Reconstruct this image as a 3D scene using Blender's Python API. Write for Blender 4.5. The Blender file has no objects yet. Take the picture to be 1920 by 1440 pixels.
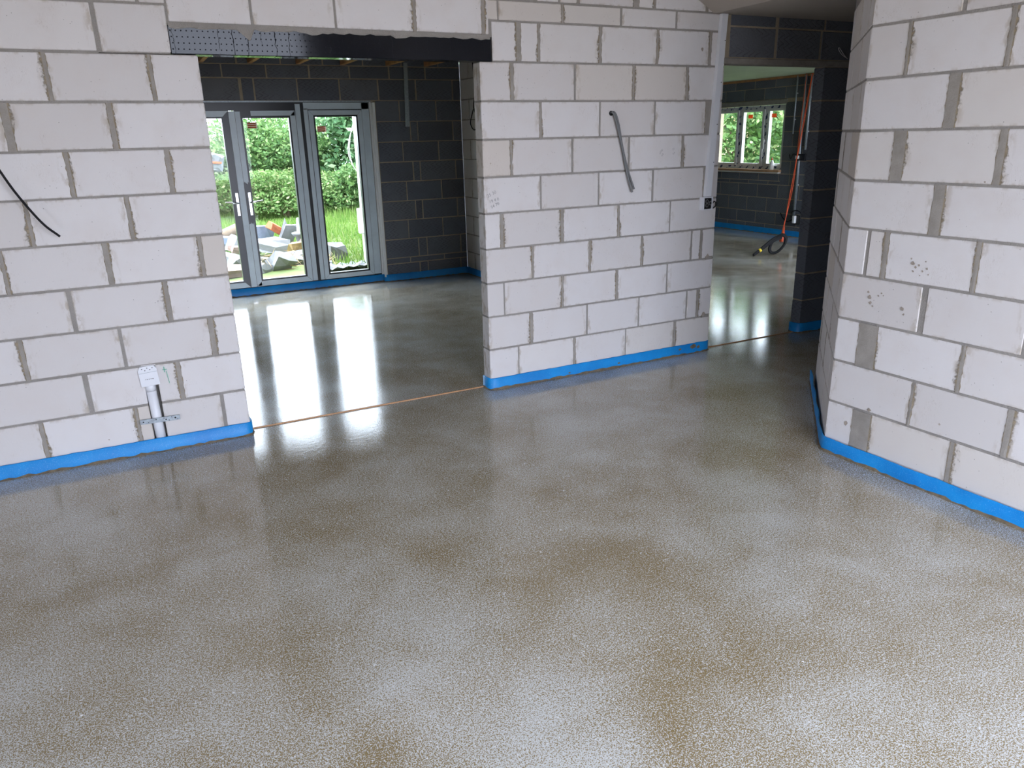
import bpy, bmesh, math, random
import numpy as np
from mathutils import Vector, Matrix

SC = bpy.context.scene
COL = SC.collection
rnd = random.Random(7)

# ------------------------------------------------------------------ camera
F_PX = 1398.1
yaw, pitch, roll = 0.4647, -0.3190, -0.0255
cam_d = bpy.data.cameras.new('camera')
cam_d.sensor_fit = 'HORIZONTAL'
cam_d.sensor_width = 36.0
cam_d.lens = 36.0 * F_PX / 1920.0
cam_d.clip_start = 0.05
cam_d.clip_end = 300
cam = bpy.data.objects.new('camera', cam_d)
COL.objects.link(cam)
fw = Vector((math.sin(yaw) * math.cos(pitch), math.cos(yaw) * math.cos(pitch), math.sin(pitch)))
rt = Vector((math.cos(yaw), -math.sin(yaw), 0))
up = rt.cross(fw)
r2 = math.cos(roll) * rt + math.sin(roll) * up
u2 = -math.sin(roll) * rt + math.cos(roll) * up
M = Matrix((r2, u2, -fw)).transposed().to_4x4()
M.translation = Vector((-2.0437, -4.4004, 1.6403))
cam.matrix_world = M
SC.camera = cam

# ------------------------------------------------------------------ sky and exposure
world = bpy.data.worlds.new('overcast_sky')
SC.world = world
world.use_nodes = True
bg = world.node_tree.nodes['Background']
bg.inputs['Color'].default_value = (0.85, 0.925, 1.12, 1)
bg.inputs['Strength'].default_value = 11.0
SC.view_settings.view_transform = 'Standard'
SC.view_settings.look = 'None'
SC.view_settings.exposure = 0.06
SC.view_settings.gamma = 1.0
SC.view_settings.use_curve_mapping = False
SC.cycles.max_bounces = 8
SC.cycles.diffuse_bounces = 4
SC.cycles.glossy_bounces = 4
SC.cycles.transparent_max_bounces = 10
SC.cycles.sample_clamp_indirect = 8.0

# hazy daylight on the garden
sun_d = bpy.data.lights.new('hazy_sun', 'SUN')
sun_d.energy = 3.0
sun_d.angle = math.radians(25)
sun_d.color = (1.0, 0.95, 0.85)
sun = bpy.data.objects.new('hazy_sun', sun_d)
COL.objects.link(sun)
sun.rotation_euler = (math.radians(32), 0, math.radians(160))


def portal(name, loc, rot, sx, sy):
    """marks a real glazed opening so the sky light through it is sampled well"""
    d = bpy.data.lights.new(name, 'AREA')
    d.shape = 'RECTANGLE'
    d.size, d.size_y = sx, sy
    d.cycles.is_portal = True
    o = bpy.data.objects.new(name, d)
    COL.objects.link(o)
    o.location = loc
    o.rotation_euler = rot
    return o


portal('sky_portal_back', (-.72, -5.83, 1.07), (math.radians(90), 0, 0), 3.2, 2.15)
portal('sky_portal_left', (-6.53, -4.9, 1.07), (0, math.radians(-90), 0), 2.15, 1.6)
SLOPE_A = math.atan(.53)
portal('sky_portal_roof_right', (-.75, -5.05, 3.78), (0, SLOPE_A, 0), 1.3, 1.4)
portal('sky_portal_garden', (-0.85, 4.46, 1.05), (math.radians(-90), 0, 0), 3.0, 1.9)
portal('sky_portal_window', (7.58, 5.6, 1.52), (0, math.radians(90), 0), 1.0, 1.6)

# ------------------------------------------------------------------ material helpers


class NT:
    def __init__(self, name):
        self.m = bpy.data.materials.new(name)
        self.m.use_nodes = True
        self.t = self.m.node_tree
        self.n = self.t.nodes
        self.b = self.n['Principled BSDF']
        self.out = self.n['Material Output']

    def node(self, typ, **kw):
        n = self.n.new(typ)
        for k, v in kw.items():
            if k.startswith('i_'):
                n.inputs[k[2:].replace('_', ' ')].default_value = v
            else:
                setattr(n, k, v)
        return n

    def link(self, a, b):
        self.t.links.new(a, b)

    def set(self, **kw):
        for k, v in kw.items():
            self.b.inputs[k.replace('_', ' ')].default_value = v
        return self

    def coords(self, kind='Object'):
        return self.node('ShaderNodeTexCoord').outputs[kind]

    def noise(self, vec, scale, detail=3, rough=.55, dist=0):
        n = self.node('ShaderNodeTexNoise')
        n.inputs['Scale'].default_value = scale
        n.inputs['Detail'].default_value = detail
        n.inputs['Roughness'].default_value = rough
        n.inputs['Distortion'].default_value = dist
        if vec is not None:
            self.link(vec, n.inputs['Vector'])
        return n.outputs['Fac']

    def ramp(self, fac, stops):
        r = self.node('ShaderNodeValToRGB')
        e = r.color_ramp.elements
        while len(e) < len(stops):
            e.new(0.5)
        for el, (p, c) in zip(e, stops):
            el.position = p
            el.color = (c, c, c, 1) if isinstance(c, (int, float)) else (*c, 1)
        self.link(fac, r.inputs[0])
        return r.outputs[0]

    def mix(self, fac, a, b, blend='MIX'):
        m = self.node('ShaderNodeMix', data_type='RGBA', blend_type=blend)
        for s, v in ((m.inputs[0], fac), (m.inputs[6], a), (m.inputs[7], b)):
            if isinstance(v, (int, float)):
                s.default_value = v
            elif isinstance(v, tuple):
                s.default_value = (*v, 1)
            else:
                self.link(v, s)
        return m.outputs[2]

    def math(self, op, a, b=None, c=None, clamp=False):
        m = self.node('ShaderNodeMath', operation=op)
        m.use_clamp = clamp
        for i, v in enumerate((a, b, c)):
            if v is None:
                continue
            if isinstance(v, (int, float)):
                m.inputs[i].default_value = v
            else:
                self.link(v, m.inputs[i])
        return m.outputs[0]

    def mapping(self, vec, scale=(1, 1, 1), loc=(0, 0, 0)):
        m = self.node('ShaderNodeMapping')
        m.inputs['Scale'].default_value = scale
        m.inputs['Location'].default_value = loc
        self.link(vec, m.inputs['Vector'])
        return m.outputs[0]

    def vadd(self, a, b):
        m = self.node('ShaderNodeVectorMath', operation='ADD')
        self.link(a, m.inputs[0])
        self.link(b, m.inputs[1])
        return m.outputs[0]

    def sep(self, v):
        s = self.node('ShaderNodeSeparateXYZ')
        self.link(v, s.inputs[0])
        return s.outputs

    def bump(self, h, strength=.3, dist=.01, prev=None):
        b = self.node('ShaderNodeBump')
        b.inputs['Strength'].default_value = strength
        b.inputs['Distance'].default_value = dist
        self.link(h, b.inputs['Height'])
        if prev is not None:
            self.link(prev, b.inputs['Normal'])
        return b.outputs[0]

    def rand_coords(self):
        """object coordinates shifted by a random amount per object"""
        oi = self.node('ShaderNodeObjectInfo')
        v = self.node('ShaderNodeCombineXYZ')
        r = self.math('MULTIPLY', oi.outputs['Random'], 37.0)
        for i in range(3):
            self.link(r, v.inputs[i])
        return self.vadd(self.coords('Object'), v.outputs[0]), oi.outputs['Random']

    def base(self, c):
        self.link(c, self.b.inputs['Base Color'])

    def normal(self, n):
        self.link(n, self.b.inputs['Normal'])


def simple(name, col, rough=.6, metal=0., var=.12, scale=12, bump=0., spec=.5):
    m = NT(name)
    v, r = m.rand_coords()
    n = m.noise(v, scale, 4)
    a = tuple(max(0, c * (1 - var)) for c in col)
    b = tuple(min(1, c * (1 + var)) for c in col)
    m.base(m.ramp(n, [(.3, a), (.7, b)]))
    m.set(Roughness=rough, Metallic=metal)
    m.b.inputs['Specular IOR Level'].default_value = spec
    if bump:
        m.normal(m.bump(m.noise(v, scale * 6, 3), bump, .004))
    return m.m


def mat_white_block():
    m = NT('white_aerated_block')
    v, r = m.rand_coords()
    g = m.coords('Generated')
    gx, gy, gz = m.sep(g)
    base = m.ramp(r, [(0, (.60, .575, .562)), (.35, (.65, .63, .625)), (.8, (.68, .662, .66)), (.92, (.63, .60, .57)), (1, (.58, .53, .48))])
    # cloudy tint
    cl = m.noise(v, 7, 3)
    base = m.mix(m.math('MULTIPLY', m.ramp(cl, [(.45, 0), (.75, 1)]), .35), base, (.60, .55, .52))
    # brown smudges near the ends and top edge of each block
    ex = m.math('ABSOLUTE', m.math('SUBTRACT', gx, .5))
    ez = m.math('ABSOLUTE', m.math('SUBTRACT', gz, .5))
    e = m.math('MAXIMUM', m.math('MULTIPLY', ex, 2), m.math('MULTIPLY', ez, 1.86))
    n1 = m.noise(m.mapping(v, (1, 1, .45)), 26, 5, .65)
    mask = m.math('MULTIPLY', m.ramp(e, [(.80, 0), (.99, 1)]), m.ramp(n1, [(.50, 0), (.62, 1)]))
    base = m.mix(m.math('MULTIPLY', mask, .65), base, (.33, .265, .185))
    # small pits
    vo = m.node('ShaderNodeTexVoronoi')
    vo.inputs['Scale'].default_value = 34
    m.link(v, vo.inputs['Vector'])
    pit = m.ramp(vo.outputs['Distance'], [(.045, 1), (.08, 0)])
    pitsel = m.math('MULTIPLY', pit, m.ramp(m.noise(v, 9, 2), [(.47, 0), (.53, 1)]))
    base = m.mix(m.math('MULTIPLY', pitsel, .75), base, (.17, .15, .14))
    # scratches
    sc = m.noise(m.mapping(v, (18, 18, 5)), 3, 2, .5, 2.5)
    scm = m.math('MULTIPLY', m.ramp(m.math('ABSOLUTE', m.math('SUBTRACT', sc, .5)), [(.0, 1), (.012, 0)]), m.ramp(m.noise(v, 6, 2), [(.58, 0), (.64, 1)]))
    base = m.mix(m.math('MULTIPLY', scm, .45), base, (.36, .30, .25))
    m.base(base)
    # saw lines
    w = m.noise(m.mapping(v, (3, 3, 260)), 1, 3, .6)
    h = m.math('SUBTRACT', m.math('MULTIPLY', w, .5), m.math('MULTIPLY', pitsel, 1.6))
    m.normal(m.bump(m.math('ADD', h, m.math('MULTIPLY', m.noise(v, 120, 3), .4)), .35, .0022))
    m.set(Roughness=.92)
    m.b.inputs['Specular IOR Level'].default_value = .25
    return m.m


def mat_mortar(name, c1, c2, scale=60):
    m = NT(name)
    v, r = m.rand_coords()
    n = m.noise(v, 9, 4)
    f = m.noise(v, scale * 4, 3)
    c = m.ramp(n, [(.3, c1), (.7, c2)])
    c = m.mix(m.math('MULTIPLY', m.ramp(f, [(.35, 0), (.7, 1)]), .35), c, tuple(x * .65 for x in c1))
    m.base(c)
    m.normal(m.bump(m.math('ADD', m.noise(v, scale, 4), m.math('MULTIPLY', f, .5)), .7, .006))
    m.set(Roughness=.95)
    return m.m


def mat_smear():
    """grey mortar in the joint, thin brown broken smear on the block faces beside it"""
    m = NT('mortar_smear')
    v, r = m.rand_coords()
    x, y, z = m.sep(m.coords('Object'))
    at = m.node('ShaderNodeAttribute', attribute_type='OBJECT', attribute_name='joint_width')
    d = m.math('SUBTRACT', m.math('ABSOLUTE', x), m.math('MULTIPLY', at.outputs['Fac'], .5))
    f = m.noise(v, 240, 3)
    n2 = m.noise(v, 60, 4)
    out = m.ramp(m.math('ADD', m.math('MULTIPLY', d, 100), m.math('MULTIPLY', m.math('SUBTRACT', n2, .5), .8)), [(.02, 0), (.30, 1)])
    grey = m.ramp(m.noise(v, 14, 4), [(.3, (.26, .243, .22)), (.7, (.36, .335, .305))])
    brown = m.ramp(m.noise(v, 18, 4), [(.3, (.23, .18, .115)), (.7, (.36, .30, .215))])
    c = m.mix(out, grey, brown)
    c = m.mix(m.math('MULTIPLY', m.ramp(f, [(.35, 0), (.7, 1)]), .25), c, (.19, .16, .12))
    m.base(c)
    m.set(Roughness=.95)
    m.normal(m.bump(m.math('ADD', n2, m.math('MULTIPLY', f, .5)), .4, .003))
    far = m.math('MULTIPLY', d, 45.0, clamp=True)
    thin = m.math('MULTIPLY', out, m.ramp(m.math('ADD', m.math('SUBTRACT', n2, m.math('MULTIPLY', far, .42)), .12), [(.28, .97), (.62, .05)]))
    m.link(m.math('SUBTRACT', 1.0, thin), m.b.inputs['Alpha'])
    return m.m


def mat_dark_block():
    m = NT('charcoal_scored_block')
    v, r = m.rand_coords()
    o = m.coords('Object')
    x, y, z = m.sep(o)
    h = m.math('ADD', x, y)
    base = m.ramp(r, [(0, (.115, .122, .142)), (.5, (.142, .158, .192)), (1, (.180, .186, .205))])
    base = m.mix(m.math('MULTIPLY', m.noise(v, 14, 5), .5), base, (.092, .096, .110))
    tri = m.math('PINGPONG', m.math('ADD', z, m.math('MULTIPLY', r, .3)), .03)
    ph = m.math('ADD', m.math('MULTIPLY', h, 1.0), m.math('MULTIPLY', tri, 2.1))
    ph = m.math('ADD', ph, m.math('MULTIPLY', m.noise(v, 7, 2), .05))
    fr = m.math('FRACT', m.math('MULTIPLY', ph, 17))
    ln = m.ramp(fr, [(.0, 1), (.12, 1), (.2, 0)])
    ln = m.math('MULTIPLY', ln, m.ramp(m.noise(v, 5, 3), [(.42, 0), (.58, 1)]))
    base = m.mix(m.math('MULTIPLY', ln, .6), base, (.035, .036, .042))
    m.base(base)
    hh = m.math('SUBTRACT', m.noise(v, 90, 4), m.math('MULTIPLY', ln, .7))
    m.normal(m.bump(hh, .5, .004))
    m.set(Roughness=.9)
    return m.m


def mat_screed():
    m = NT('wet_screed')
    v = m.coords('Object')
    big = m.noise(v, .9, 3, .5, .6)
    mid = m.noise(v, 2.6, 4, .6, .4)
    patch = m.math('ADD', m.math('MULTIPLY', big, .6), m.math('MULTIPLY', mid, .4))
    base = m.ramp(patch, [(.32, (.215, .155, .066)), (.68, (.262, .200, .100))])
    # pale foam specks, denser in patches
    sp = m.noise(v, 250, 2.5, .6)
    sp2 = m.noise(v, 110, 3, .6)
    dens = m.math('MULTIPLY', m.math('SUBTRACT', patch, .5), .31)
    s = m.math('ADD', m.math('ADD', m.math('MULTIPLY', sp, .72), m.math('MULTIPLY', sp2, .28)), dens)
    spm = m.ramp(s, [(.475, 0), (.545, 1)])
    base = m.mix(m.math('MULTIPLY', spm, .82), base, (.63, .66, .66))
    # scattered bubbles a few millimetres across
    vb = m.node('ShaderNodeTexVoronoi')
    vb.inputs['Scale'].default_value = 85
    m.link(v, vb.inputs['Vector'])
    bub = m.math('MULTIPLY', m.ramp(vb.outputs['Distance'], [(.16, 1), (.30, 0)]), m.ramp(m.noise(v, 33, 2), [(.50, 0), (.60, 1)]))
    base = m.mix(m.math('MULTIPLY', bub, .8), base, (.72, .73, .74))
    # rare white flecks
    vo = m.node('ShaderNodeTexVoronoi')
    vo.inputs['Scale'].default_value = 5.5
    m.link(v, vo.inputs['Vector'])
    fl = m.ramp(vo.outputs['Distance'], [(.018, 1), (.03, 0)])
    base = m.mix(fl, base, (.85, .86, .87))
    m.base(base)
    rough = m.math('ADD', m.math('MULTIPLY', spm, .08), m.math('MULTIPLY', patch, .12))
    m.link(rough, m.b.inputs['Roughness'])
    hb = m.noise(v, 130, 2, .6)
    n1 = m.bump(hb, .16, .0012)
    n2 = m.bump(m.noise(v, 26, 2), .25, .0011, n1)
    m.normal(n2)
    m.b.inputs['IOR'].default_value = 1.5
    return m.m


def mat_foam():
    m = NT('blue_edge_foam')
    v = m.coords('Object')
    n = m.noise(v, 5, 3)
    c = m.ramp(n, [(.3, (.003, .20, .57)), (.7, (.006, .28, .69))])
    sp = m.ramp(m.noise(v, 260, 2), [(.62, 0), (.70, 1)])
    c = m.mix(m.math('MULTIPLY', sp, .45), c, (.32, .52, .80))
    x, y, z = m.sep(v)
    m.base(c)
    m.set(Roughness=.45)
    m.b.inputs['Specular IOR Level'].default_value = .4
    m.normal(m.bump(m.noise(v, 40, 3), .25, .003))
    return m.m


def mat_lintel():
    m = NT('black_gloss_steel')
    v = m.coords('Object')
    x, y, z = m.sep(v)
    # four rows of punched holes on a staggered grid
    row = m.math('DIVIDE', z, .0285)
    rowi = m.math('FLOOR', row)
    fx = m.math('SUBTRACT', m.math('FRACT', m.math('ADD', m.math('DIVIDE', x, .0255), m.math('MULTIPLY', m.math('MODULO', rowi, 2.0), .12))), .5)
    fz = m.math('SUBTRACT', m.math('FRACT', row), .5)
    d = m.math('SQRT', m.math('ADD', m.math('POWER', m.math('MULTIPLY', fx, .0255), 2), m.math('POWER', m.math('MULTIPLY', fz, .0285), 2)))
    hole = m.ramp(m.math('MULTIPLY', d, 100), [(.24, 1), (.34, 0)])
    # dried slurry runs
    wob = m.math('MULTIPLY', m.noise(v, 22, 3), .035)
    run = m.math('FRACT', m.math('MULTIPLY', m.math('ADD', x, wob), 14))
    runl = m.ramp(run, [(.0, 1), (.03, 1), (.05, 0)])
    runl = m.math('MULTIPLY', runl, m.ramp(m.noise(m.mapping(v, (7, 7, .5)), 1, 1), [(.45, 0), (.5, 1)]))
    dark = m.math('MAXIMUM', hole, runl)
    c = m.mix(m.noise(v, 8, 3), (.006, .007, .010), (.011, .012, .016))
    m.base(c)
    rr = m.math('ADD', m.math('MULTIPLY', dark, .75), .09)
    m.link(rr, m.b.inputs['Roughness'])
    sp = m.math('SUBTRACT', .20, m.math('MULTIPLY', dark, .19))
    m.link(sp, m.b.inputs['Specular IOR Level'])
    m.normal(m.bump(m.math('SUBTRACT', m.noise(v, 4, 2), m.math('MULTIPLY', hole, 1.0)), .15, .004))
    return m.m


def mat_glass():
    m = NT('window_glass')
    m.n.remove(m.b)
    tr = m.node('ShaderNodeBsdfTransparent')
    tr.inputs[0].default_value = (.93, .96, .94, 1)
    gl = m.node('ShaderNodeBsdfGlossy')
    gl.inputs['Roughness'].default_value = .01
    lw = m.node('ShaderNodeLayerWeight')
    fr = m.math('ADD', m.math('MULTIPLY', m.math('POWER', lw.outputs['Facing'], 5.0), .9), .012)
    mx = m.node('ShaderNodeMixShader')
    m.link(fr, mx.inputs[0])
    m.link(tr.outputs[0], mx.inputs[1])
    m.link(gl.outputs[0], mx.inputs[2])
    m.link(mx.outputs[0], m.out.inputs[0])
    return m.m


def mat_leaf(name, stops, trans=.35):
    m = NT(name)
    g = m.node('ShaderNodeNewGeometry')
    c = m.ramp(g.outputs['Random Per Island'], stops)
    m.base(c)
    m.set(Roughness=.6)
    m.b.inputs['Specular IOR Level'].default_value = .3
    t = m.node('ShaderNodeBsdfTranslucent')
    m.link(c, t.inputs[0])
    mx = m.node('ShaderNodeMixShader')
    mx.inputs[0].default_value = trans
    m.link(m.b.outputs[0], mx.inputs[1])
    m.link(t.outputs[0], mx.inputs[2])
    m.link(mx.outputs[0], m.out.inputs[0])
    return m.m


def mat_tape():
    """white window profile with dashed blue protective tape print"""
    m = NT('taped_white_profile')
    v = m.coords('Object')
    x, y, z = m.sep(v)
    s = m.math('ADD', m.math('ADD', m.math('MULTIPLY', y, 1.0), z), m.math('MULTIPLY', m.noise(v, 3, 1), .2))
    f = m.math('FRACT', m.math('MULTIPLY', s, 6.5))
    d = m.ramp(f, [(.0, 1), (.42, 1), (.48, 0)])
    f2 = m.ramp(m.noise(v, 16, 1), [(.48, 0), (.52, 1)])
    c = m.mix(m.math('MULTIPLY', d, f2), (.74, .76, .78), (.04, .06, .17))
    m.base(c)
    m.set(Roughness=.35)
    return m.m


MAT = dict(
    white=mat_white_block(),
    mortar=mat_mortar('grey_mortar', (.27, .252, .232), (.35, .33, .305)),
    smear=mat_smear(),
    dmortar=mat_mortar('brown_mortar', (.34, .28, .20), (.46, .39, .29)),
    dark=mat_dark_block(),
    screed=mat_screed(),
    foam=mat_foam(),
    lintel=mat_lintel(),
    glass=mat_glass(),
    plaster=simple('grey_plasterboard', (.46, .415, .365), .85, var=.03, scale=3),
    greenboard=simple('green_plasterboard', (.42, .52, .36), .85, var=.05, scale=3),
    concrete=simple('pale_concrete', (.30, .28, .25), .9, var=.15, scale=20, bump=.4),
    smear_dark=simple('brown_chip', (.36, .31, .26), .95, var=.25, scale=60, bump=.5),
    edge=simple('dark_screed_edge', (.15, .115, .07), .8, var=.35, scale=40, bump=.5),
    bounce_ground=simple('tan_bounce_ground', (.30, .25, .19), .9, var=.2, scale=3, bump=.3),
    timber=simple('orange_timber', (.42, .22, .09), .7, var=.3, scale=9),
    osb=simple('dark_deck_board', (.12, .085, .05), .85, var=.3, scale=14),
    strip=simple('copper_brown_strip', (.50, .27, .13), .6, var=.15, scale=14),
    pvc=simple('white_pvc', (.74, .76, .80), .35, var=.02, scale=5),
    galv=simple('galvanised_steel', (.33, .37, .40), .45, .6, var=.2, scale=60),
    chrome=simple('chrome', (.78, .80, .82), .22, 1., var=.03, scale=5),
    film=simple('grey_blue_film', (.58, .67, .73), .28, var=.08, scale=6),
    black=simple('black_frame', (.012, .013, .016), .3, var=.1, scale=6),
    cable_g=simple('grey_cable', (.16, .165, .17), .5, var=.1, scale=30),
    cable_b=simple('black_cable', (.012, .012, .013), .7, var=.1, scale=30, spec=.2),
    orange=simple('orange_lead', (.52, .07, .02), .5, var=.15, scale=20),
    yellow=simple('yellow_tape', (.75, .55, .03), .5, var=.1, scale=20),
    sticker=mat_leaf('orange_label', [(0, (.60, .17, .06)), (1, (.64, .19, .07))], .5),
    sticker_w=mat_leaf('label_white', [(0, (.55, .48, .42)), (1, (.6, .52, .46))], .5),
    pencil=simple('pencil_mark', (.20, .20, .21), .8, var=.1, scale=90),
    ink=simple('purple_ink', (.055, .035, .07), .8, var=.1, scale=90),
    green_ink=simple('green_ink', (.05, .40, .25), .8, var=.1, scale=90),
    void=simple('chase_shadow_block', (.30, .28, .26), .95, var=.1, scale=30),
    tape=mat_tape(),
    upvc=simple('white_upvc', (.78, .79, .78), .3, var=.02, scale=5),
    red=simple('red_cap', (.70, .10, .03), .4, var=.05, scale=9),
    sill=simple('timber_sill', (.45, .26, .14), .6, var=.25, scale=12),
    soil=simple('grassy_ground', (.12, .16, .045), .95, var=.35, scale=4, bump=.4),
    sand=simple('straw_earth', (.72, .56, .33), .95, var=.2, scale=3, bump=.3),
    bark=simple('brown_bark', (.16, .11, .07), .9, var=.3, scale=12, bump=.6),
    rub_white=simple('white_rubble', (.20, .20, .205), .9, var=.1, scale=16, bump=.4),
    rub_grey=simple('grey_rubble', (.15, .15, .147), .9, var=.15, scale=16, bump=.5),
    rub_pink=simple('pink_rubble', (.25, .165, .14), .9, var=.15, scale=16, bump=.5),
    rub_red=simple('red_brick', (.40, .12, .05), .9, var=.2, scale=16, bump=.5),
    rub_yellow=simple('sandstone', (.28, .19, .075), .9, var=.2, scale=14, bump=.5),
    rub_blue=simple('blue_grey_plastic', (.15, .18, .25), .5, var=.2, scale=8),
    cloth=simple('grey_sheet', (.14, .145, .155), .6, var=.2, scale=8),
    grass=mat_leaf('grass_blades', [(0, (.070, .150, .022)), (.5, (.125, .225, .035)), (.85, (.19, .28, .065)), (1, (.27, .29, .12))]),
    leaf=mat_leaf('bush_leaves', [(0, (.055, .12, .038)), (.5, (.11, .21, .06)), (.85, (.19, .30, .10)), (1, (.32, .38, .18))]),
    leaf_d=mat_leaf('tree_leaves', [(0, (.06, .15, .06)), (.5, (.13, .26, .11)), (.9, (.24, .39, .19)), (1, (.40, .50, .28))]),
    leaf_y=mat_leaf('weed_leaves', [(0, (.075, .155, .04)), (.5, (.14, .24, .065)), (.85, (.23, .32, .12)), (1, (.36, .35, .18))]),
    straw=mat_leaf('dry_stalks', [(0, (.40, .28, .14)), (1, (.65, .50, .30))], .1),
)

# ------------------------------------------------------------------ mesh helpers


def meshobj(name, verts, faces, mat, parent=None, loc=(0, 0, 0), smooth=False, rot=None):
    me = bpy.data.meshes.new(name)
    me.from_pydata([tuple(v) for v in verts], [], faces)
    me.update()
    if isinstance(mat, str):
        mat = MAT[mat]
    me.materials.append(mat)
    if smooth:
        me.polygons.foreach_set('use_smooth', [True] * len(me.polygons))
    o = bpy.data.objects.new(name, me)
    COL.objects.link(o)
    o.location = loc
    if rot is not None:
        o.rotation_euler = rot
    if parent is not None:
        o.parent = parent
    return o


def recalc(o):
    bm = bmesh.new()
    bm.from_mesh(o.data)
    bmesh.ops.recalc_face_normals(bm, faces=bm.faces)
    bm.to_mesh(o.data)
    bm.free()
    return o


def box_vf(x0, x1, y0, y1, z0, z1, off=0):
    v = [(x0, y0, z0), (x1, y0, z0), (x1, y1, z0), (x0, y1, z0), (x0, y0, z1), (x1, y0, z1), (x1, y1, z1), (x0, y1, z1)]
    f = [(0, 3, 2, 1), (4, 5, 6, 7), (0, 1, 5, 4), (1, 2, 6, 5), (2, 3, 7, 6), (3, 0, 4, 7)]
    return v, [tuple(i + off for i in q) for q in f]


def boxes(name, lst, mat, parent=None, loc=(0, 0, 0), rot=None):
    """several boxes that form ONE piece"""
    V, Fc = [], []
    for b in lst:
        v, f = box_vf(*b, off=len(V))
        V += v
        Fc += f
    return meshobj(name, V, Fc, mat, parent, loc, rot=rot)


def bbox(name, dims, mat, parent=None, loc=(0, 0, 0), bev=.003, rot=None, jit=0.):
    """bevelled box centred on its own origin"""
    bm = bmesh.new()
    bmesh.ops.create_cube(bm, size=1)
    for v in bm.verts:
        v.co = Vector((v.co.x * dims[0], v.co.y * dims[1], v.co.z * dims[2]))
        if jit:
            v.co.x += rnd.uniform(-jit, jit)
            v.co.z += rnd.uniform(-jit, jit)
    if bev:
        bmesh.ops.bevel(bm, geom=bm.edges[:], offset=min(bev, min(dims) * .3), segments=1, profile=.5, affect='EDGES')
    me = bpy.data.meshes.new(name)
    bm.to_mesh(me)
    bm.free()
    me.materials.append(MAT[mat] if isinstance(mat, str) else mat)
    o = bpy.data.objects.new(name, me)
    COL.objects.link(o)
    o.location = loc
    if rot is not None:
        o.rotation_euler = rot
    if parent is not None:
        o.parent = parent
    return o


def sweep(pts, rad, n=8, closed=False):
    """tube along points; rad is a number or a list"""
    P = [Vector(p) for p in pts]
    R = rad if isinstance(rad, (list, tuple)) else [rad] * len(P)
    V, Fc = [], []
    up_ = Vector((0, 0, 1))
    N = None
    for i, p in enumerate(P):
        t = (P[min(i + 1, len(P) - 1)] - P[max(i - 1, 0)]).normalized()
        if N is None:
            N = t.cross(up_)
            if N.length < .05:
                N = t.cross(Vector((1, 0, 0)))
            N.normalize()
        else:
            N = (N - t * N.dot(t)).normalized()
        B = t.cross(N)
        for k in range(n):
            a = 2 * math.pi * k / n
            V.append(p + (N * math.cos(a) + B * math.sin(a)) * R[i])
    for i in range(len(P) - 1):
        for k in range(n):
            k2 = (k + 1) % n
            Fc.append((i * n + k, i * n + k2, (i + 1) * n + k2, (i + 1) * n + k))
    Fc.append(tuple(range(n - 1, -1, -1)))
    Fc.append(tuple(range((len(P) - 1) * n, len(P) * n)))
    return V, Fc


def tube(name, pts, rad, mat, parent=None, n=8, loc=(0, 0, 0)):
    V, Fc = sweep(pts, rad, n)
    return recalc(meshobj(name, V, Fc, mat, parent, loc, smooth=True))


def curve(pts, n=8):
    """Catmull-Rom samples through points"""
    P = [Vector(p) for p in pts]
    P = [P[0] * 2 - P[1]] + P + [P[-1] * 2 - P[-2]]
    out = []
    for i in range(1, len(P) - 2):
        for k in range(n):
            t = k / n
            a, b, c, d = P[i - 1], P[i], P[i + 1], P[i + 2]
            out.append(.5 * ((2 * b) + (c - a) * t + (2 * a - 5 * b + 4 * c - d) * t * t + (3 * b - a - 3 * c + d) * t ** 3))
    out.append(P[-2])
    return out


def empty(name, loc=(0, 0, 0), rz=0.):
    o = bpy.data.objects.new(name, None)
    COL.objects.link(o)
    o.location = loc
    o.rotation_euler = (0, 0, rz)
    o.empty_display_size = .1
    return o


def tag(o, label, cat, group=None, kind=None):
    o['label'] = label
    o['category'] = cat
    if group:
        o['group'] = group
    if kind:
        o['kind'] = kind
    return o


def struct(o, label, cat):
    return tag(o, label, cat, kind='structure')


# ------------------------------------------------------------------ walls laid block by block
Z0 = 0.2805


def L(k):
    return Z0 + .225 * (8 - k)


def lay(wall, z0, z1, x0, x1, joints, mat='white', thick=.1, gap=.010, smear=0., jit=.0012, seed_gap=.006, ends=(0, 0)):
    """one course; joints are x positions or (x, width)"""
    js = [(j, None) if isinstance(j, (int, float)) else j for j in joints]
    js = [(x, w if w else gap + rnd.uniform(-.001, seed_gap)) for x, w in js if x0 < x < x1]
    edges = [(x0, ends[0])] + sorted(js) + [(x1, ends[1])]
    zb, zt = z0 + .0055, z1 - .0055
    for (a, wa), (b, wb) in zip(edges[:-1], edges[1:]):
        xa, xb = a + wa / 2, b - wb / 2
        if xb - xa < .012:
            continue
        dy = rnd.uniform(-.0004, .0018)
        bbox('block', (xb - xa, thick, zt - zb), mat, wall, ((xa + xb) / 2, thick / 2 + dy, (zb + zt) / 2), .0035, jit=jit)
    if smear:
        for x, w in js:
            if rnd.random() < smear or w > .03:
                smear_joint(wall, x, w, z0, z1)


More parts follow.
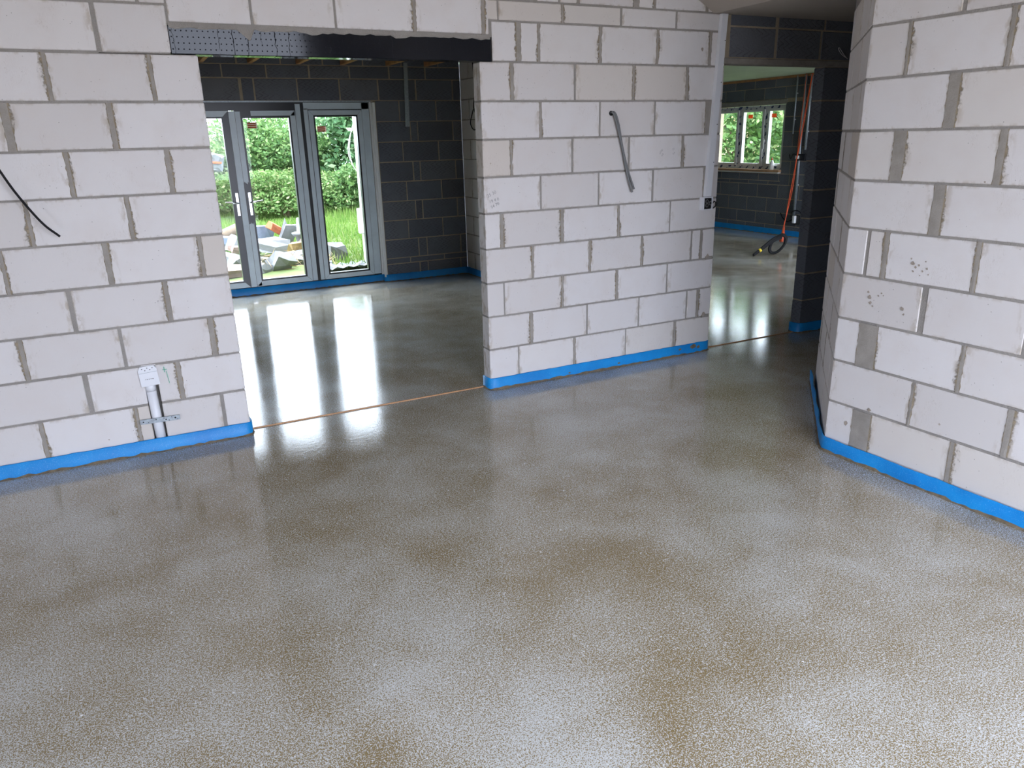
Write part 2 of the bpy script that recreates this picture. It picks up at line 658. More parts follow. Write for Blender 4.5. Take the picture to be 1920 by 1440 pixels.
def smear_joint(wall, x, w, z0, z1, amt=None):
    """ragged mortar squeezed out of an upright joint, lying proud of the blocks"""
    n = 14
    amt = amt if amt is not None else rnd.choice([.010, .018, .028, .038])
    side = rnd.choice([-1, 1, 1])
    c0 = rnd.uniform(.15, .85)
    wid = rnd.uniform(.18, .5)
    ls, rs = [], []
    for i in range(n + 1):
        t = i / n
        b = math.exp(-((t - c0) / wid) ** 2)
        jl = rnd.uniform(0, .006)
        jr = rnd.uniform(0, .006)
        l = w / 2 + .001 + jl + (amt * b * rnd.uniform(.6, 1.1) if side < 0 else 0)
        r = w / 2 + .001 + jr + (amt * b * rnd.uniform(.6, 1.1) if side > 0 else 0)
        z = z0 + .004 + (z1 - z0 - .008) * t
        ls.append((x - l, z))
        rs.append((x + r, z))
    V, Fc = [], []
    for i in range(n + 1):
        mid = (ls[i][0] + rs[i][0]) / 2
        V += [(ls[i][0], -.0006, ls[i][1]), (ls[i][0] + .0015, -.0016, ls[i][1]), (mid, -.0020 - rnd.uniform(0, .0008), ls[i][1]), (rs[i][0] - .0015, -.0016, rs[i][1]), (rs[i][0], -.0006, rs[i][1])]
    for i in range(n):
        for k in range(4):
            a = i * 5 + k
            Fc.append((a, a + 1, a + 6, a + 5))
    zc = (z0 + z1) / 2
    V = [(a - x, b, c - zc) for a, b, c in V]
    o = meshobj('mortar_smear', V, Fc, 'smear', wall, (x, 0, zc))
    o['joint_width'] = w
    return o


# ---- front wall (opening with lintel, pier, doorway) : face at y = 0
XL = -1.5812          # left jamb of the wide opening
XR = 1.909            # right end of the pier
ROOM_L = -6.59
RIDGE_X, EAVE_X, EAVE_Z, SLOPE = -2.40, 1.79, 2.417, .53
RIDGE_Z = EAVE_Z + SLOPE * (EAVE_X - RIDGE_X)


def roofz(x):
    return EAVE_Z + SLOPE * (EAVE_X - x) if x > RIDGE_X else RIDGE_Z - SLOPE * (RIDGE_X - x)


LT, LB = 2.213, 2.0805     # lintel top / bottom
CH0, CH1, CHZ = -2.099, -2.027, .498   # chase for the pipe
yc0, yc1 = .004, .096
core = [(ROOM_L, CH0, yc0, yc1, 0, L(0)), (CH0, CH1, .062, yc1, 0, CHZ), (CH0, CH1, yc0, yc1, CHZ, L(0)), (CH1, XL - .004, yc0, yc1, 0, L(0) - .003),
        (ROOM_L, -1.706, yc0, yc1, L(0), 2.64), (.004, XR - .004, yc0, yc1, 0, L(0) - .003), (.087, XR - .004, yc0, yc1, L(0) - .003, 2.64),
        (-1.706, .087, yc0, yc1, LT + .001, 2.64)]
V, Fc = [], []
for b in core:
    v, f = box_vf(*b, off=len(V))
    V += v
    Fc += f
# gable above the laid courses
k = len(V)
for y in (yc0, yc1):
    V += [(ROOM_L, y, 2.64), (XR, y, 2.64), (XR, y, 2.66), (RIDGE_X, y, RIDGE_Z + .3), (ROOM_L, y, 2.66)]
Fc += [(k, k + 1, k + 2, k + 3, k + 4), (k + 9, k + 8, k + 7, k + 6, k + 5), (k, k + 5, k + 6, k + 1), (k + 1, k + 6, k + 7, k + 2), (k + 2, k + 7, k + 8, k + 3), (k + 3, k + 8, k + 9, k + 4), (k + 4, k + 9, k + 5, k)]
wall_front = struct(meshobj('wall_front', V, Fc, 'mortar'), 'white block wall facing the camera, pierced by the wide opening', 'wall')


def ext(js, x0, step=.4525):
    """carry the bond on to the left of the measured joints"""
    out = list(js)
    f = js[0] if isinstance(js[0], (int, float)) else js[0][0]
    while f - step > x0:
        f -= step
        out.insert(0, f)
    return out


XV = -4.2
left_courses = {
    0: [-2.263, -1.809], 1: [(-2.467, .03), (-2.025, .02)], 2: [(-2.253, .014), (-1.798, .02)], 3: [-2.467, (-2.022, .014)],
    4: [-2.617, (-2.16, .022), (-1.707, .016)], 5: [(-2.366, .02), (-1.911, .018)], 6: [-2.622, -2.168, (-1.714, .024)],
    7: [(-2.372, .024), (-1.916, .018)], 8: [-2.617, -2.164, (-1.715, .018)]}
for kk, js in left_courses.items():
    zt = L(kk)
    zb = L(kk + 1) if kk < 8 else 0.0
    js = ext(js, XV)
    if kk >= 7:
        # cut for the chase
        lay(wall_front, zb, zt, XV, CH0 + .002, js, smear=.75)
        lay(wall_front, zb, zt, CH1 - .002, XL, js, smear=.9)
    else:
        lay(wall_front, zb, zt, XV, XL, js, smear=.75)
lay(wall_front, CHZ + .004, L(7), CH0, CH1, [], smear=0)
lay(wall_front, L(0), L(-1), XV, -1.702, ext([(-2.022, .020)], XV), smear=.8)
lay(wall_front, L(-1), L(-2), XV, -1.700, ext([-2.25, -1.82], XV), smear=.6)
lay(wall_front, L(-2), 2.64, XV, -1.2, ext([-2.02, -1.56], XV))
# over the lintel
lay(wall_front, LT + .010, 2.443, -1.690, .068, [-1.292, -.852, -.397, (.032, .016)], smear=.5)
lay(wall_front, 2.443, 2.64, -1.2, .4, [-.75, -.3, .15])
pier = {
    -3: (2.42, 2.64, .40, [.556, .689, (1.135, .04), 1.283, 1.72]), -2: (L(-1), 2.42, .032, [.133, .576, 1.02, 1.469]),
    -1: (L(0), L(-1), .087, [(.266, .028), (.407, .014), (.86, .016), 1.315, (1.77, .016)]),
    0: (L(1), L(0), 0, [(.215, .02), .671, 1.126, 1.58]), 1: (L(2), L(1), 0, [.413, .865, 1.316, (1.78, .045)]),
    2: (L(3), L(2), 0, [.197, .653, (1.106, .016), (1.567, .016)]), 3: (L(4), L(3), 0, [.412, .862, (1.317, .016), 1.778]),
    4: (L(5), L(4), 0, [(.116, .018), (.571, .02), 1.028, 1.482]), 5: (L(6), L(5), 0, [.342, .792, 1.236, 1.693, (1.783, .016)]),
    6: (L(7), L(6), 0, [.124, .572, 1.026, 1.477]), 7: (L(8), L(7), 0, [(.323, .018), .777, 1.228, 1.675, 1.777]),
    8: (0., L(8), 0, [.221, .668, 1.116, 1.568])}
for kk, (zb, zt, xs, js) in pier.items():
    lay(wall_front, zb, zt, xs, XR, js, smear=.6)
    if kk in (5, 7):
        smear_joint(wall_front, XR - .045, .06, zb - .012, zb + .022, .02)

# ---- dark block panel over and beside the doorway
DX0, DX1 = 1.945, 2.905
core = [(XR, 5.2, yc0, yc1, 2.14, 2.43), (DX1 + .004, 5.2, yc0, yc1, 0, 2.099)]
wall_hall = struct(boxes('wall_hall', core, 'dmortar'), 'charcoal block wall around the narrow doorway', 'wall')
lay(wall_hall, 2.14, 2.345, DX0, 5.2, [(2.386, .022), (2.842, .018), 3.30, 3.75, 4.2, 4.65], 'dark', gap=.014)
lay(wall_hall, 2.345, 2.425, DX0, 5.2, [(2.384, .03), 2.87, 3.30, 3.75, 4.2], 'dark', gap=.014)
for kk in range(0, 9):
    zb = L(kk + 1) if kk < 8 else 0.
    off = .225 if kk % 2 else .0
    lay(wall_hall, zb, L(kk) if kk else 2.098, DX1, 5.2, [DX1 + .32 + off + .45 * i for i in range(5)], 'dark', gap=.012)
lin2 = tag(bbox('concrete_lintel', (1.42, .104, .042), 'concrete', None, (2.56, .05, 2.119), .004), 'thin pale concrete lintel over the narrow doorway', 'lintel')

# ---- right wall and its splayed corner
RX, RY, RA = 1.116, -1.8335, .0381
RLEN = 4.3
wall_right = struct(boxes('wall_right', [(.004, RLEN, .004, .096, 0, 3.0)], 'mortar'), 'near white block wall on the right side', 'wall')
wall_right.location = (RX, RY, 0)
wall_right.rotation_euler = (0, 0, RA - math.pi / 2)
right_courses = {
    -3: [.42], -2: [.20, .65], -1: [.419], 0: [.196, .626], 1: [(.428, .046)], 2: [(.215, .056), (.664, .026)], 3: [(.434, .046)],
    4: [(.116, .018), (.216, .02), .643], 5: [(.436, .028)], 6: [(.18, .098), .652], 7: [.449, (.890, .022)], 8: [(.204, .10), .673]}
for kk, js in right_courses.items():
    zt = L(kk)
    zb = L(kk + 1) if kk < 8 else 0.
    last = js[-1] if isinstance(js[-1], float) else js[-1][0]
    js = list(js)
    while last + .45 < 4.2:
        last += .45
        js.append(last)
    lay(wall_right, zb, zt, 0, 4.2, js, smear=.75)

def chip(wall, x, z, r, mat='smear_dark'):
    n = 9
    V = [(0, -.0026, 0)] + [(r * rnd.uniform(.55, 1.15) * math.cos(6.283 * i / n), -.0024, r * rnd.uniform(.55, 1.15) * math.sin(6.283 * i / n)) for i in range(n)]
    return meshobj('surface_chip', V, [(0, i + 1, (i + 1) % n + 1) for i in range(n)], mat, wall, (x, 0, z))


for x, z, r in ((.36, 1.05, .010), (.375, 1.035, .007), (.39, 1.045, .006), (.365, 1.015, .006), (.41, 1.02, .005), (.43, 1.035, .006), (.40, 1.0, .004), (.44, 1.01, .004), (.35, 1.07, .005), (.42, 1.065, .004),
                (.165, .86, .012), (.17, .835, .010), (.185, .82, .006), (.155, .885, .007), (.21, .875, .005), (.225, .89, .005), (.235, .88, .004), (.34, .835, .011), (.35, .81, .006),
                (.24, .30, .012), (.12, .19, .014), (.60, .34, .006), (.62, 1.42, .005)):
    chip(wall_right, x, z, r)
for x, z, r in ((.05, 1.49, .006), (-2.32, .12, .005), (-2.36, .07, .004), (1.86, 1.98, .008), (1.70, 2.19, .014), (1.845, .30, .02), (1.85, .75, .018)):
    chip(wall_front, x, z, r)
SX, SY = 1.991, -.991
slen = math.hypot(SX - RX, SY - RY)
wall_splay = struct(boxes('wall_splay', [(.004, slen - .004, .004, .096, 0, 2.43)], 'mortar'), 'angled white block return beside the narrow doorway', 'wall')
wall_splay.location = (SX, SY, 0)
wall_splay.rotation_euler = (0, 0, math.atan2(RY - SY, RX - SX))
for kk in range(-1, 9):
    zb = L(kk + 1) if kk < 8 else 0.
    js = [slen - .62 - .45, slen - .62, slen - .17] if kk % 2 else [slen - .85, slen - .40]
    lay(wall_splay, zb, min(L(kk), 2.43), 0, slen - .002, js, smear=.25, gap=.012)

# ---- rest of the big room
boxes_l = [(ROOM_L - .15, ROOM_L, -6.1, -5.7, 0, 2.45), (ROOM_L - .15, ROOM_L, -4.1, .1, 0, 2.45), (ROOM_L - .15, ROOM_L, -5.7, -4.1, 2.15, 2.45)]
struct(boxes('wall_left', boxes_l, 'plaster'), 'plain wall on the left outside the view', 'wall')
BK = -5.9
back = [(ROOM_L, -2.3, BK - .15, BK, 0, 2.15), (.86, 1.8, BK - .15, BK, 0, 2.15), (ROOM_L, 1.8, BK - .15, BK, 2.15, 2.5),
        (ROOM_L, -1.55, BK - .15, BK, 2.5, 3.1), (.32, 1.8, BK - .15, BK, 2.5, 3.1)]
V, Fc = [], []
for b in back:
    v, f = box_vf(*b, off=len(V))
    V += v
    Fc += f
k = len(V)
for y in (BK - .15, BK):
    V += [(ROOM_L, y, 3.1), (1.8, y, 3.1), (1.8, y, 3.12), (RIDGE_X, y, RIDGE_Z + .2), (ROOM_L, y, 3.12)]
Fc += [(k + 4, k + 3, k + 2, k + 1, k), (k + 5, k + 6, k + 7, k + 8, k + 9), (k, k + 1, k + 6, k + 5)]
struct(meshobj('wall_behind', V, Fc, 'plaster'), 'gable wall behind the camera with a wide glazed opening', 'wall')

# sloping ceiling, flat hall ceiling
def slope_panel(xa, xb, ya, yb):
    za, zb = roofz(xa), roofz(xb)
    v = [(xa, ya, za), (xb, ya, zb), (xb, yb, zb), (xa, yb, za)]
    return v + [(a, b, c + .12) for a, b, c in v]


V, Fc = [], []
panels = []
for (xa, xb) in ((RIDGE_X, EAVE_X), (ROOM_L - .1, RIDGE_X)):
    if xa != RIDGE_X:
        panels.append((xa, xb, -6.1, .1))
        continue
    o0, o1 = -1.3, -.2      # roof light
    panels += [(xa, o0, -6.1, .1), (o1, xb, -6.1, .1), (o0, o1, -6.1, -5.75), (o0, o1, -4.35, .1)]
for pnl in panels:
    v = slope_panel(*pnl)
    k = len(V)
    V += v
    Fc += [(k + 3, k + 2, k + 1, k), (k + 4, k + 5, k + 6, k + 7), (k, k + 1, k + 5, k + 4), (k + 1, k + 2, k + 6, k + 5), (k + 2, k + 3, k + 7, k + 6), (k + 3, k, k + 4, k + 7)]
v, f = box_vf(EAVE_X, 5.3, -6.1, .1, EAVE_Z, EAVE_Z + .12, off=len(V))
V += v
Fc += f
struct(meshobj('ceiling', V, Fc, 'plaster'), 'pale plasterboard ceiling sloping up from a flat hall strip', 'ceiling')
struct(boxes('wall_corridor', [(1.99, 5.2, -1.12, -.995, 0, 2.43), (5.2, 5.3, -1.1, .1, 0, 2.43)], 'dark'), 'dark end of the side corridor', 'wall')

# ---- floor
floor = struct(boxes('floor', [(-6.7, 7.7, -6.05, 4.47, -.12, 0), (1.8, 7.7, 4.47, 8.1, -.12, 0)], 'screed'), 'freshly poured wet grey-brown screed floor', 'floor')

# ------------------------------------------------------------------ back room seen through the wide opening
BY = 4.39
DR = .655      # right side of the door opening
DLFT = -2.37
core = [(DR + .05, 1.77, .004, .30, 0, 2.66), (-5.2, DLFT - .05, .004, .3, 0, 2.66), (DLFT - .05, DR + .05, .004, .3, 2.07, 2.66), (DR, DR + .05, .087, .3, 0, 2.07), (DLFT - .05, DLFT, .087, .3, 0, 2.07)]
wall_back = struct(boxes('wall_back', core, 'dmortar'), 'charcoal block wall of the back room around the glazed doors', 'wall')
wall_back.location = (0, BY, 0)
zB = [0, .207, .275, .50, .725, .95, 1.175, 1.40, 1.625, 1.85, 2.078, 2.305, 2.44, 2.66]
jB = {0: [1.129, 1.235, 1.68], 1: [1.009, 1.461], 2: [1.128, 1.238, 1.692], 3: [1.010, 1.46], 4: [1.119, 1.209, 1.668], 5: [1.02, 1.47], 6: [1.119, 1.209, 1.668],
      7: [1.004, 1.457], 8: [1.114, 1.203, 1.653], 9: [.992, 1.449]}
DX = DR + .055
for i in range(10):
    lay(wall_back, zB[i], zB[i + 1], DX, 1.768, jB[i], 'dark', gap=.011, seed_gap=.003)
    js = [-2.6 - .45 * q - (.2 if i % 2 else 0) for q in range(4)]
    lay(wall_back, zB[i], zB[i + 1], -4.2, DLFT - .055, js, 'dark', gap=.011)
lay(wall_back, zB[10], zB[11], -4.2, 1.768, [-3.9 + .45 * q for q in range(7)] + [(-.741, .03), -.603, -.15, .312, .756, 1.209, 1.671], 'dark', gap=.013)
lay(wall_back, zB[11], zB[12], -4.2, 1.768, [-.909 - .45 * q for q in range(1, 7)] + [-.909, -.46, -.007, .438, .898, 1.334], 'dark', gap=.013)
lay(wall_back, zB[12], zB[13], -4.2, 1.768, [-3.9 + .45 * q for q in range(13)], 'dark', gap=.013)

side = struct(boxes('wall_side', [(.004, 4.28, .004, .096, 0, 2.66)], 'mortar'), 'pale block side wall at the right of the back room', 'wall')
side.location = (1.77, BY, 0)
side.rotation_euler = (0, 0, -math.pi / 2)
for i, kk in enumerate(range(8, -3, -1)):
    zb = L(kk + 1) if kk < 8 else 0.
    js = [.24 + .45 * q for q in range(10)] if i % 2 == 0 else [.015 + .45 * q for q in range(1, 10)]
    lay(side, zb, min(L(kk), 2.66), .0, 4.28, js, 'white', gap=.012)
struct(boxes('wall_back_left', [(-5.3, -5.2, .1, 4.7, 0, 2.7)], 'dark'), 'far left wall of the back room', 'wall')
deck = struct(boxes('ceiling_back', [(-5.3, 1.87, .1, 4.7, 2.66, 2.78)], 'osb'), 'dark boarded deck over the back room joists', 'ceiling')
jj = [-.62, -.12, .36, .88, 1.34]
for x in [-1.1 - .48 * q for q in range(8)] + jj:
    bbox('timber_joist', (.047, 4.26, .2), 'timber', deck, (x, .1 + 2.14, 2.545), .003)

# light coloured metal strip hanging from the ceiling of the back room
hs = tag(bbox('hanging_metal_strip', (.045, .012, .66), 'galv', None, (.945, 3.98, 2.115), .002, rot=(0, math.radians(1.5), 0)), 'straight galvanised strip hanging down in front of the dark back wall', 'metal strip')

# ---- glazed doors
DYF = BY + .085            # room side face of the frame
door = struct(empty('door_1', (-.857, DYF, 0)), 'black framed French doors with side lights half covered in grey film', 'door')


def dpart(name, lst, mat, parent=door, dx=.857):
    return boxes(name, [(a + dx, b + dx, c, d, e, f) for a, b, c, d, e, f in lst], mat, parent)


ZT = 2.068
dpart('outer_frame', [(DLFT, DLFT + .085, .0, .07, .02, ZT), (DR - .085, DR, .0, .07, .02, ZT), (DLFT + .085, DR - .085, .0, .07, 1.985, ZT), (DLFT + .085, DR - .085, .0, .07, .02, .092),
                      (-.185, -.04, .0, .07, .092, 1.985), (-1.674, -1.529, .0, .07, .092, 1.985)], 'black')
# protective film strips still on the frame
for nm, b in (('film_strip', (.567, .652, -.0035, -.0005, .10, 2.06)), ('film_strip', (-.09, .648, -.0035, -.0005, 1.992, 2.062)), ('film_strip', (-.182, -.128, -.0035, -.0005, .095, 2.05)),
              ('film_strip', (-.092, -.046, -.0035, -.0005, .095, 2.0)), ('film_strip', (-1.586, -1.532, -.0035, -.0005, .095, 2.05)), ('film_strip', (-2.366, -2.281, -.0035, -.0005, .1, 2.06))):
    dpart(nm, [b], 'film')


def sash(name, x0, x1, z0, z1, st, filmsides, parent=door, yoff=-.012):
    """rectangular sash: stiles, rails, gasket and pane; film on the chosen sides"""
    s = dpart(name, [(x0, x0 + st, yoff, .05, z0, z1), (x1 - st, x1, yoff, .05, z0, z1), (x0 + st, x1 - st, yoff, .05, z1 - st, z1), (x0 + st, x1 - st, yoff, .05, z0, z0 + st)], 'black', parent)
    e, t = .003, yoff - .003
    g = .018   # dark gasket next to the glass
    V, Fc = [], []
    fx = dict(l=[(x0 + e, z0 + e), (x0 + st - g, z0 + st - g), (x0 + st - g, z1 - st + g), (x0 + e, z1 - e)],
              r=[(x1 - e, z0 + e), (x1 - e, z1 - e), (x1 - st + g, z1 - st + g), (x1 - st + g, z0 + st - g)],
              t=[(x0 + e * 2, z1 - e), (x0 + st - g + .003, z1 - st + g), (x1 - st + g - .003, z1 - st + g), (x1 - e * 2, z1 - e)],
              b=[(x0 + e * 2, z0 + e), (x1 - e * 2, z0 + e), (x1 - st + g - .003, z0 + st - g), (x0 + st - g + .003, z0 + st - g)])
    for q in filmsides:
        v = [(x + .857, t, z) for x, z in fx[q]] + [(x + .857, yoff, z) for x, z in fx[q]]
        recalc(meshobj('film_strip', v, [(0, 1, 2, 3), (7, 6, 5, 4), (0, 4, 5, 1), (1, 5, 6, 2), (2, 6, 7, 3), (3, 7, 4, 0)], 'film', s))
    dpart('pane', [(x0 + st - .005, x1 - st + .005, .018, .024, z0 + st - .005, z1 - st + .005)], 'glass', s)
    return s


side_r = sash('side_light', -.046, .565, .094, 1.985, .072, 'lrtb')
side_l = sash('side_light', -2.28, -1.67, .094, 1.985, .072, 'lrtb')
leaf_r = sash('door_leaf', -.828, -.186, .092, 1.985, .078, 'rb')
leaf_l = sash('door_leaf', -1.528, -.886, .092, 1.985, .078, 'ltb')
# film on the right leaf is torn: upper and lower lengths only
def torn(x0, x1, z0, z1, bottom, top, parent):
    n = 9
    V = []
    for i in range(n + 1):
        x = x0 + (x1 - x0) * i / n + .857
        V.append((x, z0 + (rnd.uniform(-.02, .02) if bottom else 0)))
    for i in range(n, -1, -1):
        x = x0 + (x1 - x0) * i / n + .857
        V.append((x, z1 + (rnd.uniform(-.02, .02) if top else 0)))
    v = [(x, -.015, z) for x, z in V] + [(x, -.012, z) for x, z in V]
    m = len(V)
    f = [tuple(range(m)), tuple(range(2 * m - 1, m - 1, -1))] + [(i, i + m, (i + 1) % m + m, (i + 1) % m) for i in range(m)]
    recalc(meshobj('film_strip', v, f, 'film', parent))


torn(-.822, -.770, 1.24, 1.975, True, False, leaf_r)
torn(-.822, -.770, .10, .80, False, True, leaf_r)
torn(-.66, -.195, 1.930, 1.981, False, False, leaf_r)
dpart('astragal', [(-.888, -.826, -.02, .0, .096, 1.98)], 'film')


def handle(leaf, x, dirn):
    h = dpart('handle', [(x - .013, x + .013, -.022, -.012, .893, 1.137)], 'chrome', leaf)
    p = [(x + .857, -.02, 1.03), (x + .857, -.055, 1.03), (x + .857 + dirn * .02, -.062, 1.032), (x + .857 + dirn * .13, -.06, 1.045)]
    tube('lever', p, [.010, .010, .011, .009], 'chrome', h, 8)
    v, f = sweep([(x + .857, -.021, .925), (x + .857, -.032, .925)], .009, 10)
    recalc(meshobj('lock_cylinder', v, f, 'chrome', h))


handle(leaf_r, -.782, 1)
handle(leaf_l, -.915, -1)


def label_sticker(x, z, leaf, w=.105, h=.062):
    s = dpart('glass_label', [(x - w / 2, x + w / 2, .0165, .0178, z - h / 2, z + h / 2)], 'sticker_w', leaf)
    for i in range(3):
        zz = z - h / 2 + h * (i + .5) / 3
        dpart('printed_bar', [(x - w * .44, x + w * .38, .0158, .0166, zz - h * .12, zz + h * .12)], 'sticker', s)


label_sticker(-.655, 1.835, leaf_r)
label_sticker(.095, 1.785, side_r)
# pale bead along the reveal at the right of the frame
tag(boxes('reveal_bead', [(DR + .002, DR + .018, -.02, .0, .06, 2.066), (DR + .018, DR + .046, -.088, -.074, .06, 2.06), (DR + .018, DR + .03, -.075, -.02, .06, 2.06)], 'upvc', None, (0, DYF, 0)), 'pale plastic closer strip beside the glazed doors', 'trim')
tag(boxes('head_bead', [(DLFT, DR, -.088, -.080, ZT - .004, ZT + .012)], 'galv', None, (0, DYF, 0)), 'thin perforated metal bead above the glazed doors', 'trim')

# ------------------------------------------------------------------ room seen through the narrow doorway
XC = 7.55
CL = 8.0
wy0, wy1 = 4.82, 6.55      # window opening along y
wl0, wl1 = CL - wy1, CL - wy0
WB, WT = 1.04, 2.04
core = [(0, wl0, .004, .3, 0, 2.5), (wl1, CL, .004, .3, 0, 2.5), (wl0, wl1, .004, .3, 0, .98), (wl0, wl1, .004, .3, 2.12, 2.5)]
wall_far = struct(boxes('wall_far', core, 'dmortar'), 'dark block wall with a white window seen through the narrow doorway', 'wall')
wall_far.location = (XC, CL, 0)
wall_far.rotation_euler = (0, 0, -math.pi / 2)
zC = [0, .16, .355, .585, .80, .86, .975, 1.175, 1.40, 1.625, 1.85, 2.075, 2.30, 2.46]
for i in range(len(zC) - 1):
    off = .0 if i % 2 else .225
    js = [off + .45 * q for q in range(18)]
    hgt = 'dark'
    if i in (0, 1, 2, 3):
        lay(wall_far, zC[i], zC[i + 1], .6, 6.5, js, 'dark', gap=.010, seed_gap=.002)
    elif i in (4, 5):
        lay(wall_far, zC[i], zC[i + 1], .6, wl1, js, 'dark', gap=.010, seed_gap=.002)
        if i == 4:
            lay(wall_far, zC[4], zC[6], wl1, 6.5, js, 'dark', gap=.010, seed_gap=.002)
    elif i >= 11:
        lay(wall_far, zC[i] if i > 11 else 2.12, zC[i + 1], .6, 6.5, js, 'dark', gap=.010, seed_gap=.002)
    else:
        lay(wall_far, zC[i], zC[i + 1], .6, wl0, js, 'dark', gap=.010, seed_gap=.002)
        lay(wall_far, zC[i], zC[i + 1], wl1, 6.5, js, 'dark', gap=.010, seed_gap=.002)
struct(boxes('wall_far_end', [(1.87, 7.9, 8.0, 8.1, 0, 2.5), (1.872, 1.93, .1, 8.0, 0, 2.5)], 'dark'), 'unseen dark walls closing the far room', 'wall')
wcl = [(1.93, XC + .3, .1, 8.1, 2.455, 2.57)]
struct(boxes('ceiling_far', wcl, 'greenboard'), 'pale green plasterboard ceiling of the far room', 'ceiling')
tag(bbox('ceiling_batten', (.03, 6.0, .035), 'timber', None, (XC - .017, 4.9, 2.437), .003), 'brown timber batten along the green ceiling edge', 'batten')

window = struct(empty('window_1', (XC + .06, 0, 0)), 'white window with three panes and taped profiles in the far room', 'window')


def wpart(name, lst, mat, parent=window):
    return boxes(name, lst, mat, parent)


def wbox(y0, y1, z0, z1, x0=0., x1=.07):
    return (x0, x1, y0, y1, z0, z1)


wpart('window_frame', [wbox(wy0, wy1, WT - .05, WT), wbox(wy0, wy1, WB, WB + .05), wbox(wy0, wy0 + .03, WB + .05, WT - .05), wbox(wy1 - .03, wy1, WB + .05, WT - .05), wbox(5.24, 5.31, WB + .05, WT - .05), wbox(5.83, 5.90, WB + .05, WT - .05)], 'tape')
for y0, y1 in ((wy0 + .03, 5.24), (5.31, 5.83), (5.90, wy1 - .03)):
    sx = wpart('window_sash', [wbox(y0, y0 + .045, WB + .05, WT - .05, -.012, .05), wbox(y1 - .045, y1, WB + .05, WT - .05, -.012, .05), wbox(y0 + .045, y1 - .045, WT - .09, WT - .05, -.012, .05), wbox(y0 + .045, y1 - .045, WB + .05, WB + .09, -.012, .05)], 'upvc')
    wpart('pane', [wbox(y0 + .04, y1 - .04, WB + .085, WT - .085, .018, .024)], 'glass', sx)
    if y0 < 5.5:
        wpart('glass_label', [wbox((y0 + y1) / 2 + .03, (y0 + y1) / 2 + .13, WT - .19, WT - .13, .012, .016)], 'sticker', sx)
wpart('window_handle', [wbox(5.255, 5.275, 1.36, 1.52, -.045, -.03), wbox(5.258, 5.272, 1.47, 1.5, -.03, .0)], 'upvc')
tag(boxes('window_lintel', [(-.06, .1, wy0 - .02, wy1 + .02, WT + .005, 2.115)], 'concrete', None, (XC + .055, 0, 0)), 'pale lintel strip above the white window', 'lintel')
tag(boxes('window_board', [(-.11, .06, wy0 - .01, wy1, WB - .04, WB - .004)], 'sill', None, (XC + .055, 0, 0)), 'brown timber window board under the white window', 'sill')
tag(boxes('insulation_strip', [(-.075, .0, wy0 - .0, wy1, .983, .998)], 'upvc', None, (XC + .02, 0, 0)), 'white strip below the timber window board', 'trim')


def lathe(name, prof, mat, parent=None, loc=(0, 0, 0), n=16):
    V, Fc = [], []
    for r, z in prof:
        for q in range(n):
            a = 2 * math.pi * q / n
            V.append((r * math.cos(a), r * math.sin(a), z))
    for i in range(len(prof) - 1):
        for q in range(n):
            q2 = (q + 1) % n
            Fc.append((i * n + q, i * n + q2, (i + 1) * n + q2, (i + 1) * n + q))
    Fc.append(tuple(range(n - 1, -1, -1)))
    Fc.append(tuple(range((len(prof) - 1) * n, len(prof) * n)))
    return meshobj(name, V, Fc, mat, parent, loc, smooth=True)


bt = tag(empty('bottle', (XC + .0, 5.02, WB - .004)), 'white plastic bottle with a red cap on the window board', 'bottle')
lathe('bottle_body', [(.032, 0), (.036, .01), (.036, .09), (.030, .12), (.013, .145), (.013, .155)], 'upvc', bt)
lathe('cap', [(.015, .153), (.015, .172), (.007, .178), (.006, .195)], 'red', bt)

# pipes, socket and extension lead on the far wall
for y, zb, r, lab in ((4.60, 1.59, .012, 'thin grey conduit hanging nearest the white window'), (4.43, .28, .022, 'long grey conduit behind the orange lead, passing the black box'), (4.325, 1.35, .020, 'grey conduit beside the orange lead, ending above the black box')):
    pp = tag(empty('conduit_pipe', (XC - .03, y, zb)), lab, 'pipe')
    tube('pipe', [(0, 0, 0), (0, 0, 2.44 - zb)], r, 'galv', pp, 10)
    for zz in (.25, .7):
        bbox('pipe_clip', (.02, r * 2.6, .018), 'pvc', pp, (.012, 0, (2.44 - zb) * zz), .002)
sb = tag(empty('socket_box', (XC - .055, 4.37, 1.19)), 'black wall box with loose leads below the grey conduits', 'socket')
bbox('box', (.06, .17, .10), 'black', sb, (.025, 0, .05), .008)
tube('loose_lead', curve([(0, .05, .06), (-.03, .13, .10), (-.02, .19, .03), (0, .24, .09)]), .007, 'cable_b', sb, 6)
bbox('plug', (.05, .05, .05), 'upvc', sb, (-.02, .06, .05), .008)
fl = tag(empty('socket_cluster', (XC - .05, 4.34, .20)), 'black socket cluster with looped lead low on the dark far wall', 'socket')
bbox('box', (.06, .12, .15), 'black', fl, (.02, 0, .08), .008)
bbox('plug', (.05, .05, .12), 'upvc', fl, (-.03, .03, .09), .008)
tube('loose_lead', curve([(0, .06, .1), (-.03, .16, .05), (-.03, .26, .09), (-.02, .34, .17), (-.02, .30, .13)]), .008, 'cable_b', fl, 6)
tube('loop_lead', curve([(0, -.09, .06), (-.03, -.12, .17), (-.03, -.03, .23), (-.03, .08, .21), (-.03, .1, .12)]), .008, 'cable_b', fl, 6)

